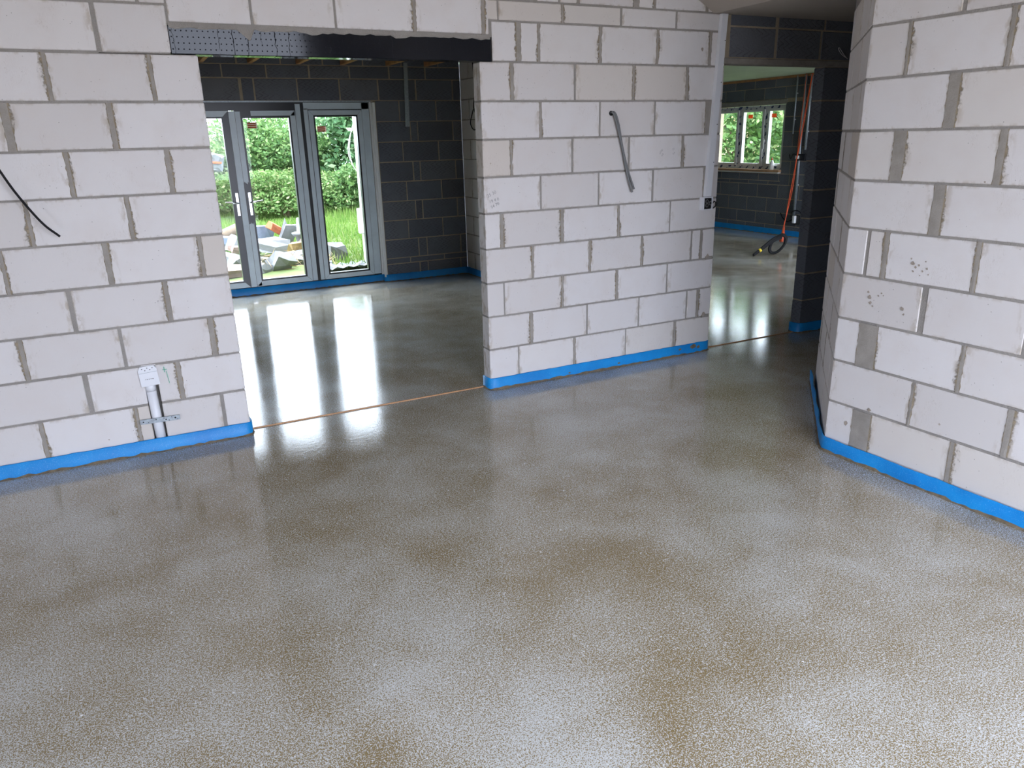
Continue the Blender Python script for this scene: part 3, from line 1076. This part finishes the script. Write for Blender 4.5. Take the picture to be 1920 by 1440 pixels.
ol = tag(empty('extension_lead', (6.05, 3.30, .0)), 'orange extension lead hanging from the ceiling to the wet floor', 'cable')
top = Vector((1.33, .90, 2.44))
end = Vector((.12, .06, .20))
for k_, (dx, dy) in enumerate(((0, 0), (.014, .01), (-.012, .015))):
    o_ = Vector((dx, dy, 0))
    tube('strand', curve([top + o_ * 4, top.lerp(end, .35) + o_ * 2.2 + Vector((.01 * k_, 0, 0)), top.lerp(end, .7) - o_, end + o_], 10), .0052, 'orange', ol, 6)
tube('bundle', [(.20, .12, .34), (.14, .07, .24), (.09, .04, .16)], [.014, .026, .030], 'orange', ol, 10)

# coil of black hose hanging from the end of the lead down to the floor
hz = tag(empty('hose_coil', (5.97, 3.24, 0)), 'black hose coil with a tail touching the wet floor below the orange lead', 'hose')
side_v = Vector((.894, -.448, 0))
back_v = Vector((.448, .894, 0))
for dc, rr in ((0, .125), (.025, .132), (-.025, .118), (.045, .122)):
    tube('hose_loop', [side_v * (.095 * math.cos(a * .2244) + .055 * math.sin(a * .2244) + dc * .6) + back_v * dc + Vector((0, 0, .145 + rr * math.sin(a * .2244))) for a in range(29)], .014, 'cable_b', hz, 7)
t0 = side_v * .05 + Vector((0, 0, .25))
t1 = side_v * -.36 + back_v * -.10 + Vector((0, 0, .012))
for off_, rr in ((0, .018), (.022, .015), (-.02, .014)):
    o_ = Vector((0, 0, off_))
    tube('hose_tail', curve([t0 + o_, t0.lerp(t1, .3) + Vector((0, 0, .03)) + o_, t0.lerp(t1, .7) + Vector((0, 0, .015)) + o_ * .6, t1 + Vector((0, 0, max(0, off_ * .4)))], 8), rr, 'cable_b', hz, 7)
tube('tape_band', [t0.lerp(t1, .74) + Vector((0, 0, .012)), t0.lerp(t1, .80) + Vector((0, 0, .01))], .026, 'yellow', hz, 8)

# ------------------------------------------------------------------ blue foam edge strips
def foam(name, path, label, h=.081, t=.010, rag=.0016, closed=False, lip=True, lean=0.):
    """upright foam band along a floor path; path runs with the room on its left hand side seen from above"""
    P = [Vector((a, b, 0)) for a, b in path]
    # resample
    pts = []
    for a, b in zip(P[:-1], P[1:]):
        n = max(2, int((b - a).length / .03))
        for i in range(n):
            pts.append(a.lerp(b, i / n))
    pts.append(P[-1])
    # soften corners
    for _ in range(1):
        pts = [pts[0]] + [(pts[i - 1] + pts[i] * 2 + pts[i + 1]) / 4 for i in range(1, len(pts) - 1)] + [pts[-1]]
    V, Fc = [], []
    Vs, Fs = [], []
    c = P[0]
    for i, p in enumerate(pts):
        d = (pts[min(i + 1, len(pts) - 1)] - pts[max(i - 1, 0)]).normalized()
        nrm = Vector((-d.y, d.x, 0))      # towards the room
        hh = h + rnd.uniform(-rag, rag)
        ln = lean * (.5 + .5 * math.sin(i * .55))
        q = p - c
        V += [q + nrm * t + Vector((0, 0, -.01)), q + nrm * (t + ln) + Vector((0, 0, hh - .003)), q + nrm * (t * .5 + ln) + Vector((0, 0, hh)), q + nrm * ln + Vector((0, 0, hh - .003)), q + Vector((0, 0, -.01))]
        w = rnd.uniform(.004, .016)
        Vs += [q + nrm * (t + .006 + rnd.uniform(0, .006)) + Vector((0, 0, .0005)), q + nrm * (t + .0035) + Vector((0, 0, w * .7)), q + nrm * (t + .0008) + Vector((0, 0, w))]
        if i:
            k = (i - 1) * 5
            for m in range(4):
                Fc.append((k + m, k + 5 + m, k + 6 + m, k + 1 + m))
            k = (i - 1) * 3
            for m in range(2):
                Fs.append((k + m, k + 3 + m, k + 4 + m, k + 1 + m))
    n = len(pts)
    Fc += [(4, 3, 2, 1, 0), tuple((n - 1) * 5 + m for m in range(5))]
    o = tag(recalc(meshobj(name, V, Fc, 'foam', None, c, smooth=True)), label, 'foam strip')
    meshobj('screed_splash', Vs, Fs, 'edge', o, smooth=True)
    return o


G = .002
foam('edge_foam', [(XL + G, .10), (XL + G + .004, -.004), (ROOM_L + .05, -G)], 'blue foam edge strip along the left white wall under the pipe')
pier_foam = foam('edge_foam', [(XR + G, .10), (XR + G, -G), (-G, -G), (-G, .10)], 'blue foam edge strip around the foot of the central white pier')
for x, z, r in ((1.62, .05, .016), (1.75, .055, .03), (1.05, .03, .012), (.62, .025, .010), (1.80, .045, .02)):
    V = [(0, -.0135, 0)] + [(r * rnd.uniform(.5, 1.2) * math.cos(.698 * i), -.0132, .6 * r * rnd.uniform(.6, 1.2) * math.sin(.698 * i)) for i in range(9)]
    meshobj('mortar_spot', V, [(0, i + 1, (i + 1) % 9 + 1) for i in range(9)], 'edge', pier_foam, (x - (XR + G), -.10 , z))
e_r = Vector((math.sin(RA), -math.cos(RA), 0))
n_r = Vector((-math.cos(RA), -math.sin(RA), 0))
pr = Vector((RX, RY, 0)) + n_r * G
n_s = Vector((-.694, .72, 0))
foam('edge_foam', [tuple((pr + e_r * 4.0)[:2]), tuple((pr + n_s * .004)[:2]), tuple((Vector((SX, SY, 0)) + n_s * .02)[:2])], 'blue foam edge strip at the foot of the near right wall', lean=.008)
foam('edge_foam', [(5.0, -G), (DX1 - G, -G), (DX1 - G, .10)], 'blue foam edge strip at the foot of the dark doorway pier', h=.085)
foam('edge_foam', [(1.768, .15), (1.768, BY - G), (DR + .03, BY - G), (DR + .03, BY + .07), (DLFT, BY + .07)], 'blue foam edge strip under the glazed doors of the back room', h=.088, t=.014)
foam('edge_foam', [(XC - G, 1.6), (XC - G, 7.5)], 'blue foam edge strip along the far dark wall below the white window', h=.095, t=.014)

# joint strips set into the screed
tag(boxes('joint_strip', [(XL + .012, -.012, .084, .093, -.02, .006)], 'strip'), 'thin copper coloured strip across the wide opening floor', 'floor strip')
tag(boxes('joint_strip', [(XR + .012, DX1 - .012, .05, .059, -.02, .006)], 'strip'), 'thin copper coloured strip across the narrow doorway floor', 'floor strip')

# ------------------------------------------------------------------ steel lintel over the wide opening
lt = tag(empty('steel_lintel', (-1.702, 0, LB)), 'glossy black perforated steel lintel over the wide opening', 'lintel')
bbox('beam', (1.783, .102, LT - LB), 'lintel', lt, (.8915, .050, (LT - LB) / 2), .003)
# ragged bedding mortar hanging over the top edge
n = 60
V, Fc = [], []
for i in range(n + 1):
    x = .005 + 1.77 * i / n
    d = .006 + abs(math.sin(i * .9)) * .006 + rnd.uniform(0, .006)
    if i in (12, 13):
        d += .05 if i == 13 else .02
    if i in (24, 25, 40, 41, 42):
        d += .012
    V += [(x, -.004, LT - LB + .012), (x, -.006, LT - LB - d * .5), (x, -.0015, LT - LB - d)]
    if i:
        k = (i - 1) * 3
        Fc += [(k, k + 1, k + 4, k + 3), (k + 1, k + 2, k + 5, k + 4)]
meshobj('bedding_mortar', V, Fc, 'mortar', lt)

# ------------------------------------------------------------------ pipe and vent head on the left wall
pp = tag(empty('vent_pipe', (-2.066, 0, 0)), 'white plastic pipe with a square capped head set in the left wall', 'pipe')
tube('pipe', [(.004, .019, -.01), (-.006, .019, .39)], .0262, 'pvc', pp, 20)
tube('coupler', [(-.0052, .019, .355), (-.0062, .019, .40)], .028, 'pvc', pp, 20)
hd = [(-.047, -.056), (.047, -.056), (.047, .036), (.034, .056), (-.034, .056), (-.047, .036)]
V = [(x, -.014, z) for x, z in hd] + [(x, .03, z) for x, z in hd]
m = len(hd)
head = recalc(meshobj('vent_head', V, [tuple(range(m)), tuple(range(2 * m - 1, m - 1, -1))] + [(i, i + m, (i + 1) % m + m, (i + 1) % m) for i in range(m)], 'pvc', pp, (-.004, 0, .448), rot=(0, math.radians(-3), 0)))
boxes('fold_line', [(-.046, .046, -.0148, -.0138, .0195, .0212)], 'galv', head)
for x, z in ((-.026, .044), (-.012, .034), (.0, .046), (.013, .035), (.026, .044)):
    v, f = sweep([(x, -.0138, z), (x, -.0146, z)], .0028, 8)
    recalc(meshobj('screw_hole', v, f, 'black', head))
for x in (-.018, -.009, .0, .009, .018):
    boxes('moulded_mark', [(x - .003, x + .003, -.0146, -.0138, -.019 + .0015 * math.sin(x * 300), -.0155)], 'cable_g', head)
st = tag(empty('fixing_strap', (-2.053, -.012, .188)), 'grey perforated metal strap across the white pipe', 'strap')
bbox('strap', (.206, .003, .028), 'galv', st, (0, -.0, 0), .001, rot=(0, 0, 0))
for x, z, r in ((-.085, 0, .004), (-.06, -.006, .0025), (-.02, .006, .003), (.02, .007, .0025), (.03, -.002, .004), (.045, -.008, .0025), (.06, .008, .0025), (.078, .001, .005), (.09, -.008, .0025)):
    v, f = sweep([(x, -.0014, z), (x, -.0022, z)], r, 8)
    recalc(meshobj('strap_hole', v, f, 'cable_b', st))
st.rotation_euler = (0, math.radians(1.5), 0)
# green pen cross beside the pipe
gi = meshobj('green_pen_mark', *(lambda: (lambda a, b: (a[0] + b[0] + c_[0], a[1] + [tuple(i + len(a[0]) for i in q) for q in b[1]] + [tuple(i + len(a[0]) + len(b[0]) for i in q) for q in c_[1]]))(box_vf(-.0015, .0015, -.0008, 0, -.012, .014), box_vf(-.012, .012, -.0008, 0, -.0012, .0016)))() if False else box_vf(-.0015, .0015, -.0008, 0, -.016, .016), 'green_ink', wall_front, (-1.988, -.003, .470))
boxes('green_pen_mark', [(-.012, .013, -.0008, 0, -.0013, .0013)], 'green_ink', wall_front, (-1.987, -.003, .470))
boxes('green_pen_mark', [(-.0012, .0012, -.0008, 0, -.036, .036)], 'green_ink', wall_front, (-1.976, -.003, .425), rot=(0, math.radians(-5), 0))

# ------------------------------------------------------------------ cables, trunking
cb = tag(empty('wall_cable', (.948, 0, 1.776)), 'pair of grey cables hanging out of the central white pier', 'cable')
for o_, l_ in ((0, 0), (.014, .02)):
    tube('cable_core', curve([(o_, .03, .0), (.004 + o_, -.02, .005), (.03 + o_, -.028, -.06), (.085 + o_ * .2, -.025, -.23), (.125 + o_, -.024, -.38), (.172 + o_, -.028, -.515 + l_)], 10), .007, 'cable_g', cb, 7)
v, f = sweep([(.003, -.004, .002), (.003, .0, .002)], .016, 10)
recalc(meshobj('drilled_hole', v, f, 'cable_b', cb))
lc = tag(empty('wall_cable', (-2.60, 0, 1.63)), 'single dark cable sticking out of the left white wall', 'cable')
tube('cable_core', curve([(0, .03, .03), (0, -.02, .03), (.045, -.045, -.03), (.11, -.06, -.18), (.19, -.065, -.325), (.255, -.06, -.40)], 10), .0058, 'cable_b', lc, 7)

tk = tag(empty('cable_trunking', (1.80, 0, 1.195)), 'tall white plastic trunking up the right edge of the pier', 'trunking')
# the trunking leans a little: lower end at x=1.80, upper end at 1.86
def lean_box(name, w0, w1, y0, y1, z0, z1, mat, parent, dx):
    V = [(w0, y0, z0), (w1, y0, z0), (w1, y1, z0), (w0, y1, z0), (w0 + dx, y0, z1), (w1 + dx, y0, z1), (w1 + dx, y1, z1), (w0 + dx, y1, z1)]
    return meshobj(name, V, box_vf(0, 1, 0, 1, 0, 1)[1], mat, parent)


lean_box('trunking_base', -.024, .024, -.030, -.002, 0, 1.22, 'pvc', tk, .060)
lean_box('trunking_lid', -.0255, .0255, -.034, -.022, 0, 1.22, 'pvc', tk, .060)
for z in (.24, .5, .78, 1.05):
    v, f = sweep([(.060 * z / 1.22 + .018, -.0338, z), (.060 * z / 1.22 + .018, -.0355, z)], .0035, 8)
    recalc(meshobj('screw', v, f, 'black', tk))
jb = tag(empty('socket_box', (1.80, 0, 1.098)), 'small open socket box with black interior under the white trunking', 'socket')
boxes('back_box', [(-.055, .045, -.012, -.002, 0, .093), (-.055, -.035, -.034, -.012, 0, .093), (-.035, .045, -.034, -.012, 0, .006), (-.035, .045, -.034, -.012, .087, .093), (.037, .045, -.034, -.012, .006, .087)], 'pvc', jb)
bbox('socket_insert', (.066, .018, .076), 'cable_b', jb, (.0, -.027, .0465), .006)
for x, z in ((-.013, .062), (-.012, .034), (.018, .048)):
    v = [Vector((x + .011 * math.cos(a * .524), -.037, z + .013 * math.sin(a * .524))) for a in range(13)]
    tube('wire_loop', v, .0022, 'cable_g', jb, 6)
tube('lead', curve([(.045, -.018, .02), (.062, -.024, .056), (.082, -.02, .05), (.084, -.02, .025), (.06, -.022, .008), (.09, -.02, .025), (.105, -.012, .045), (.114, .03, .055)], 8), .0035, 'cable_b', jb, 6)

# thin pale wire loop over the dark doorway wall, and one low on the dark pier
wl = tag(tube('wire_loop', curve([(.10, -.01, -.03), (.03, -.03, -.012), (-.01, -.035, .01), (-.028, -.035, .032), (-.022, -.035, .04), (0, -.03, .028), (.05, -.025, -.008), (.11, -.01, -.035)], 6), .0022, 'pvc', None, 6, (3.02, 0, 2.19)), 'thin pale wire loop poking from the dark wall above the doorway', 'wire')
wl2 = tag(tube('wire_loop', curve([(.08, -.01, .03), (.02, -.03, .0), (-.02, -.035, -.02), (0, -.035, .02), (.04, -.03, .035), (.02, -.03, -.015), (.09, -.01, .01)], 6), .0022, 'cable_g', None, 6, (3.06, 0, .80)), 'small tangle of grey wire low on the dark doorway pier', 'wire')
# hanging dark lead on the pale side wall
tag(tube('side_wall_lead', curve([(1.765, 4.0, 2.5), (1.755, 3.93, 2.2), (1.755, 3.98, 1.98), (1.74, 3.86, 1.86), (1.745, 3.9, 1.76), (1.75, 4.0, 1.74), (1.75, 4.08, 1.82), (1.755, 4.0, 1.96)], 8), .006, 'cable_b', None, 6), 'thin black lead looped on the pale side wall of the back room', 'cable')

# ------------------------------------------------------------------ pencil and ink on the blocks
def text(name, body, size, mat, parent, loc, rot):
    cu = bpy.data.curves.new(name, 'FONT')
    cu.body = body
    cu.size = size
    cu.extrude = .0003
    cu.resolution_u = 3
    cu.offset = -.0006
    tmp = bpy.data.objects.new(name + '_tmp', cu)
    COL.objects.link(tmp)
    dg = bpy.context.evaluated_depsgraph_get()
    me = bpy.data.meshes.new_from_object(tmp.evaluated_get(dg))
    bpy.data.objects.remove(tmp)
    me.name = name
    me.materials.clear()
    me.materials.append(MAT[mat])
    o = bpy.data.objects.new(name, me)
    COL.objects.link(o)
    o.parent = parent
    o.location = loc
    o.rotation_euler = rot
    return o


H = math.pi / 2
text('pencil_note', '25 30', .030, 'pencil', wall_front, (.022, -.0035, 1.282), (H, math.radians(-22), 0))
text('pencil_note', '19 4 0', .028, 'pencil', wall_front, (.034, -.0035, 1.246), (H, math.radians(-14), 0))
text('pencil_note', '54 70', .028, 'pencil', wall_front, (.046, -.0035, 1.212), (H, math.radians(-22), 0))
text('pencil_note', '(200', .022, 'pencil', wall_front, (1.365, -.0035, 1.503), (H, math.radians(-45), 0))
text('pencil_note', '64', .022, 'pencil', wall_front, (1.385, -.0035, 1.488), (H, math.radians(-45), 0))
text('pencil_note', '20', .020, 'pencil', wall_front, (1.477, -.0035, 1.525), (H, math.radians(-30), 0))
text('pencil_note', '64', .020, 'pencil', wall_front, (1.482, -.0035, 1.497), (H, math.radians(-30), 0))
text('printed_mark', 'nnnnnnnnn', .036, 'ink', wall_front, (-.0030, .038, 2.045), (0, H, -H))

# ------------------------------------------------------------------ garden
GZ = -.12
struct(boxes('ground', [(-60, 60, 4.72, 60, GZ - .2, GZ), (7.9, 60, -30, 4.72, GZ - .2, GZ)], 'soil'), 'grassy ground outside the building', 'ground')
struct(boxes('ground_bounce', [(-60, -6.8, -30, 4.72, GZ - .2, GZ), (-6.8, 7.9, -30, -6.06, GZ - .2, GZ)], 'bounce_ground'), 'unseen tan ground behind the camera, coloured for its bounced light', 'ground')  # unseen ground, made tan instead of grass to warm the bounced light
rs = np.random.default_rng(5)


def leaf_mesh(name, centers, size, mat, parent=None, loc=(0, 0, 0), aspect=.45, droop=.35):
    """many small folded leaves, one island each"""
    n = len(centers)
    d = rs.normal(size=(n, 3))
    d[:, 2] = d[:, 2] * .6 - droop
    d /= np.linalg.norm(d, axis=1)[:, None]
    u = np.cross(d, rs.normal(size=(n, 3)))
    u /= np.linalg.norm(u, axis=1)[:, None]
    s = size * rs.uniform(.6, 1.3, size=(n, 1))
    a = centers - d * s * .5
    b = centers + u * s * aspect * .5
    c = centers + d * s * .5
    e = centers - u * s * aspect * .5
    V = np.stack([a, b, c, e], 1).reshape(-1, 3)
    me = bpy.data.meshes.new(name)
    me.vertices.add(4 * n)
    me.vertices.foreach_set('co', V.astype(np.float32).ravel())
    me.loops.add(4 * n)
    me.loops.foreach_set('vertex_index', np.arange(4 * n, dtype=np.int32))
    me.polygons.add(n)
    me.polygons.foreach_set('loop_start', np.arange(0, 4 * n, 4, dtype=np.int32))
    me.update(calc_edges=True)
    me.validate()
    me.materials.append(MAT[mat])
    o = bpy.data.objects.new(name, me)
    COL.objects.link(o)
    o.location = loc
    if parent is not None:
        o.parent = parent
    o['kind'] = 'stuff' if parent is None else 'stuff'
    return o


def blob(n, cx, cy, cz, rx, ry, rz, lumps=14, hollow=.55):
    """points in lumpy foliage"""
    c = rs.normal(size=(lumps, 3))
    c /= np.linalg.norm(c, axis=1)[:, None]
    c *= rs.uniform(.25, .8, size=(lumps, 1))
    i = rs.integers(0, lumps, n)
    p = rs.normal(size=(n, 3))
    p /= np.linalg.norm(p, axis=1)[:, None]
    p *= rs.uniform(hollow, 1, size=(n, 1)) * rs.uniform(.35, .52, size=lumps)[i][:, None]
    q = (c[i] + p) * np.array([rx, ry, rz]) + np.array([cx, cy, cz])
    return q


def bush(name, label, cat, x, y, rx, ry, h, n, size, mat, stems=5, trunk=False, group=None):
    r = tag(empty(name, (x, y, GZ)), label, cat, group)
    z0 = h * .35 if trunk else .0
    pts = blob(n, 0, 0, (h + z0) / 2, rx, ry, (h - z0) / 2, 22)
    pts = pts[pts[:, 2] > .02]
    leaf_mesh('foliage', pts, size, mat, r)
    for q in range(stems):
        a = rnd.uniform(0, 6.28)
        e = Vector((math.cos(a) * rx * .5, math.sin(a) * ry * .5, h * rnd.uniform(.6, .85)))
        tube('stem', curve([(rnd.uniform(-.1, .1), rnd.uniform(-.1, .1), 0), (e.x * .25, e.y * .25, e.z * .5), e], 5), [.05 * h / 3 * (1 - .07 * i) for i in range(11)], 'bark', r, 6)
    return r


bush('garden_bush', 'broad light green bush behind the left door leaf', 'bush', -.1, 16.5, 2.0, 1.4, 2.15, 15000, .12, 'leaf_y')
bush('garden_bush', 'mid green shrub in the middle of the overgrown garden', 'bush', 1.7, 17.2, 2.1, 1.5, 2.5, 16000, .13, 'leaf')
bush('garden_bush', 'low weedy thicket in front of the shrubs', 'bush', 1.5, 14.9, 1.9, .9, 1.25, 11000, .10, 'leaf_y')
bush('garden_tree', 'dark leafy tree behind the right side light', 'tree', 4.4, 17.0, 2.2, 1.6, 4.3, 19000, .19, 'leaf_d', 4)
bush('garden_bush', 'low green bush at the foot of the dark leafy tree', 'bush', 3.5, 15.0, 1.3, .9, 1.25, 8000, .12, 'leaf')
bush('garden_hedge', 'tall pale hedge at the very back of the garden on the left', 'hedge', -.2, 20.6, 2.2, 1.0, 2.75, 17000, .16, 'leaf_y')
bush('garden_hedge', 'tall green hedge at the very back of the garden in the middle', 'hedge', 2.6, 20.8, 2.2, 1.0, 2.75, 14000, .16, 'leaf')
bush('garden_bush', 'pale bush hidden mostly behind the left wall', 'bush', -2.8, 17.5, 2.4, 1.4, 2.0, 10000, .14, 'leaf_y')
bush('garden_bush', 'dark shrub at the far right of the garden', 'bush', 6.8, 16.0, 1.8, 1.5, 3.0, 8000, .16, 'leaf')
def rock(name, dims, mat, parent=None, loc=(0, 0, 0), rot=(0, 0, 0), rough=.22, cuts=1):
    bm = bmesh.new()
    bmesh.ops.create_cube(bm, size=1)
    bmesh.ops.subdivide_edges(bm, edges=bm.edges[:], cuts=cuts, use_grid_fill=True)
    for v in bm.verts:
        v.co = Vector((v.co.x * dims[0], v.co.y * dims[1], v.co.z * dims[2])) * 1.0
        k = Vector((rnd.uniform(-1, 1) * dims[0], rnd.uniform(-1, 1) * dims[1], rnd.uniform(-1, 1) * dims[2])) * rough * .5
        v.co += k
    me = bpy.data.meshes.new(name)
    bm.to_mesh(me)
    bm.free()
    me.materials.append(MAT[mat])
    o = bpy.data.objects.new(name, me)
    COL.objects.link(o)
    o.location = loc
    o.rotation_euler = rot
    if parent:
        o.parent = parent
    return o


wr = tag(empty('plastic_sheet', (.02, 14.75, 1.24)), 'pale plastic sheet with an orange stripe snagged on the bush', 'sheet')
rock('sheet', (.34, .12, .36), 'cloth', wr, (0, 0, 0), (.2, .15, .3), .3, 2)
rock('orange_stripe', (.24, .03, .04), 'sticker', wr, (0, -.10, .02), (0, .1, .1), .2, 1)

# grass
ng = 60000
gx = rs.uniform(-4, 9, ng)
gy = 6.3 + (rs.uniform(0, 1, ng) ** .8) * 11.5
keep = ~((gx < .65) & (gy < 8.8)) & ~((gx > 1.8) & (gy < 8.2))
gx, gy = gx[keep], gy[keep]
ng = len(gx)
hgt = rs.uniform(.07, .2, ng) * (1 + .5 * np.sin(gx * 1.7) * np.cos(gy * 1.1))
ang = rs.uniform(0, 6.28, ng)
w = .012
base = np.stack([gx, gy, np.full(ng, GZ)], 1)
dirv = np.stack([np.cos(ang), np.sin(ang), np.zeros(ng)], 1)
tip = base + np.stack([rs.normal(0, .05, ng), rs.normal(0, .05, ng), hgt], 1)
V = np.stack([base - dirv * w, base + dirv * w, tip], 1).reshape(-1, 3)
me = bpy.data.meshes.new('lawn_grass')
me.vertices.add(3 * ng)
me.vertices.foreach_set('co', V.astype(np.float32).ravel())
me.loops.add(3 * ng)
me.loops.foreach_set('vertex_index', np.arange(3 * ng, dtype=np.int32))
me.polygons.add(ng)
me.polygons.foreach_set('loop_start', np.arange(0, 3 * ng, 3, dtype=np.int32))
me.update(calc_edges=True)
me.validate()
me.materials.append(MAT['grass'])
lg = bpy.data.objects.new('lawn_grass', me)
COL.objects.link(lg)
tag(lg, 'bright green rough grass outside the glazed doors', 'grass', kind='stuff')

# rubble heap
rub = [
    ('rubble_slab', (.62, .42, .16), 'rub_white', (.02, 8.55, .05), (.05, .05, .4), 'big white broken slab lying behind the middle door pane'),
    ('rubble_block', (.50, .24, .24), 'rub_yellow', (.52, 8.05, .0), (0, .04, .25), 'yellow sandstone block lying in the rubble'),
    ('rubble_slab', (.26, .10, .46), 'rub_white', (.40, 9.0, .13), (.35, .25, .5), 'white slab leaning upright on the rubble'),
    ('rubble_brick', (.26, .13, .12), 'rub_red', (.22, 9.05, .26), (.3, .5, .5), 'orange red brick lump on top of the rubble'),
    ('rubble_sack', (.34, .3, .36), 'rub_blue', (.02, 9.5, .08), (.1, .2, .4), 'blue grey plastic bundle behind the white slab'),
    ('rubble_slab', (.42, .25, .12), 'rub_grey', (.28, 7.75, -.06), (.1, -.06, -.2), 'grey flat stone in front of the sandstone block'),
    ('rubble_stone', (.30, .22, .24), 'rub_white', (-.10, 6.95, -.02), (.5, .3, .4), 'angular white stone low in the middle door pane'),
    ('rubble_stone', (.26, .18, .14), 'rub_white', (-.42, 6.8, -.06), (.1, .2, .9), 'flat white stone beside the door mullion'),
    ('rubble_stone', (.22, .2, .12), 'rub_grey', (.16, 7.25, -.06), (.2, .1, .3), 'small grey stone between the white stones'),
    ('rubble_slab', (.55, .35, .10), 'rub_pink', (-.82, 6.7, -.05), (.15, .1, .3), 'pinkish broken slab nearest the left door leaf'),
    ('rubble_stone', (.30, .26, .2), 'rub_white', (-.72, 7.4, -.02), (.3, .1, .8), 'white stone above the pinkish slab'),
    ('rubble_slab', (.36, .3, .1), 'rub_grey', (-.86, 7.9, .03), (.1, .25, .2), 'dull grey slab tilted behind the left leaf'),
    ('rubble_brick', (.24, .12, .1), 'rub_pink', (-.55, 8.3, .05), (.3, .2, .7), 'pink brick piece in the left of the rubble'),
    ('rubble_stone', (.36, .3, .24), 'rub_white', (-.42, 8.75, .06), (.1, .3, .5), 'rounded white lump at the left back of the rubble'),
    ('rubble_stone', (.3, .22, .2), 'rub_blue', (-.62, 9.3, .06), (.1, .3, .2), 'bluish lump by the fallen log'),
    ('rubble_stone', (.20, .18, .16), 'rub_pink', (.62, 8.6, .0), (.4, .3, .5), 'small pink stone behind the sandstone block'),
    ('rubble_block', (.30, .24, .24), 'rub_grey', (.80, 7.35, .0), (.05, .1, .2), 'speckled grey block standing in the grass'),
    ('rubble_stone', (.18, .14, .1), 'rub_white', (.48, 6.65, -.07), (.1, .1, .4), 'tiny white stone beside the mullion on the grass'),
    ('rubble_stone', (.2, .2, .12), 'rub_grey', (-.30, 7.5, -.05), (.1, .3, .1), 'grey lump in the twigs'),
    ('rubble_stone', (.3, .2, .1), 'rub_white', (-1.2, 7.2, -.06), (.1, .1, .7), 'pale slab hidden behind the left wall edge'),
]
for nm, dm, mt, lo, ro, lab in rub:
    tag(rock(nm, dm, mt, None, lo, ro, .26, 1), lab, 'rubble', 'pieces of the rubble heap')
lgx = tag(tube('fallen_log', [(-1.0, 9.7, .02), (-.5, 9.95, .12), (-.05, 10.2, .27)], [.11, .10, .09], 'bark', None, 10), 'mossy log lying across the back of the rubble', 'log')
# dry twigs
ctr = np.stack([rs.uniform(-.6, .7, 260), rs.uniform(6.8, 7.9, 260), rs.uniform(GZ, GZ + .14, 260)], 1)
tw = leaf_mesh('dry_twigs', ctr, .22, 'straw', None, aspect=.05, droop=0)
tag(tw, 'dry straw coloured twigs scattered over the rubble', 'twigs', kind='stuff')
pot = tag(lathe('stone_pot', [(.07, 0), (.09, .04), (.07, .1), (.08, .24), (.14, .28), (.15, .31), (.12, .32), (.06, .33), (.045, .55), (.03, .56)], 'rub_white', None, (.58, 8.75, GZ), 16), 'pale round stone pedestal beside the door mullion', 'ornament')
# crumpled sheet
nx, ny = 14, 7
V, Fc = [], []
for i in range(nx + 1):
    for j in range(ny + 1):
        V.append((i / nx * 1.1, j / ny * .4, .025 + .045 * math.sin(i * 1.5 + j * .5) ** 2 + rnd.uniform(0, .02)))
for i in range(nx):
    for j in range(ny):
        a = i * (ny + 1) + j
        Fc.append((a, a + ny + 1, a + ny + 2, a + 1))
sh = meshobj('crumpled_sheet', V, Fc, 'cloth', None, (.30, 6.2, GZ))
sol = sh.modifiers.new('thickness', 'SOLIDIFY')
sol.thickness = .006
tag(sh, 'crumpled grey sheet on the ground below the right side light', 'sheet')
# white post with a box and wires
po = tag(empty('white_post', (1.055, 6.5, GZ)), 'white post with a meter box outside the right side light', 'post')
bbox('post', (.055, .06, 2.6), 'upvc', po, (0, 0, 1.3), .005)
bbox('meter_box', (.10, .10, .36), 'upvc', po, (-.03, -.02, .66), .01)
tube('wire', curve([(-.02, -.03, 2.02), (-.08, -.05, 1.9), (-.13, -.06, 1.65), (-.10, -.06, 1.45), (-.04, -.04, 1.35)], 6), .005, 'upvc', po, 6)
tube('wire', curve([(-.02, -.03, 1.98), (-.11, -.05, 1.82), (-.15, -.06, 1.6), (-.08, -.05, 1.4)], 6), .005, 'upvc', po, 6)

# trees outside the far window
bush('window_tree', 'leafy tree close outside the white window', 'tree', 10.6, 8.9, 1.6, 1.3, 3.3, 4500, .17, 'leaf', 7)
bush('window_tree', 'second leafy tree behind the one at the white window', 'tree', 13.3, 10.2, 1.7, 1.5, 3.4, 4500, .18, 'leaf_d', 6)
bush('window_bush', 'yellow green bush low outside the white window', 'bush', 12.2, 11.4, 1.6, 1.2, 1.35, 4000, .13, 'leaf_y', 4)
mound = tag(rock('earth_mound', (9, 6, 2.9), 'sand', None, (19.5, 17.5, 1.0), (0, 0, .8), .12, 3), 'pale straw coloured earth mound far behind the window trees', 'mound')
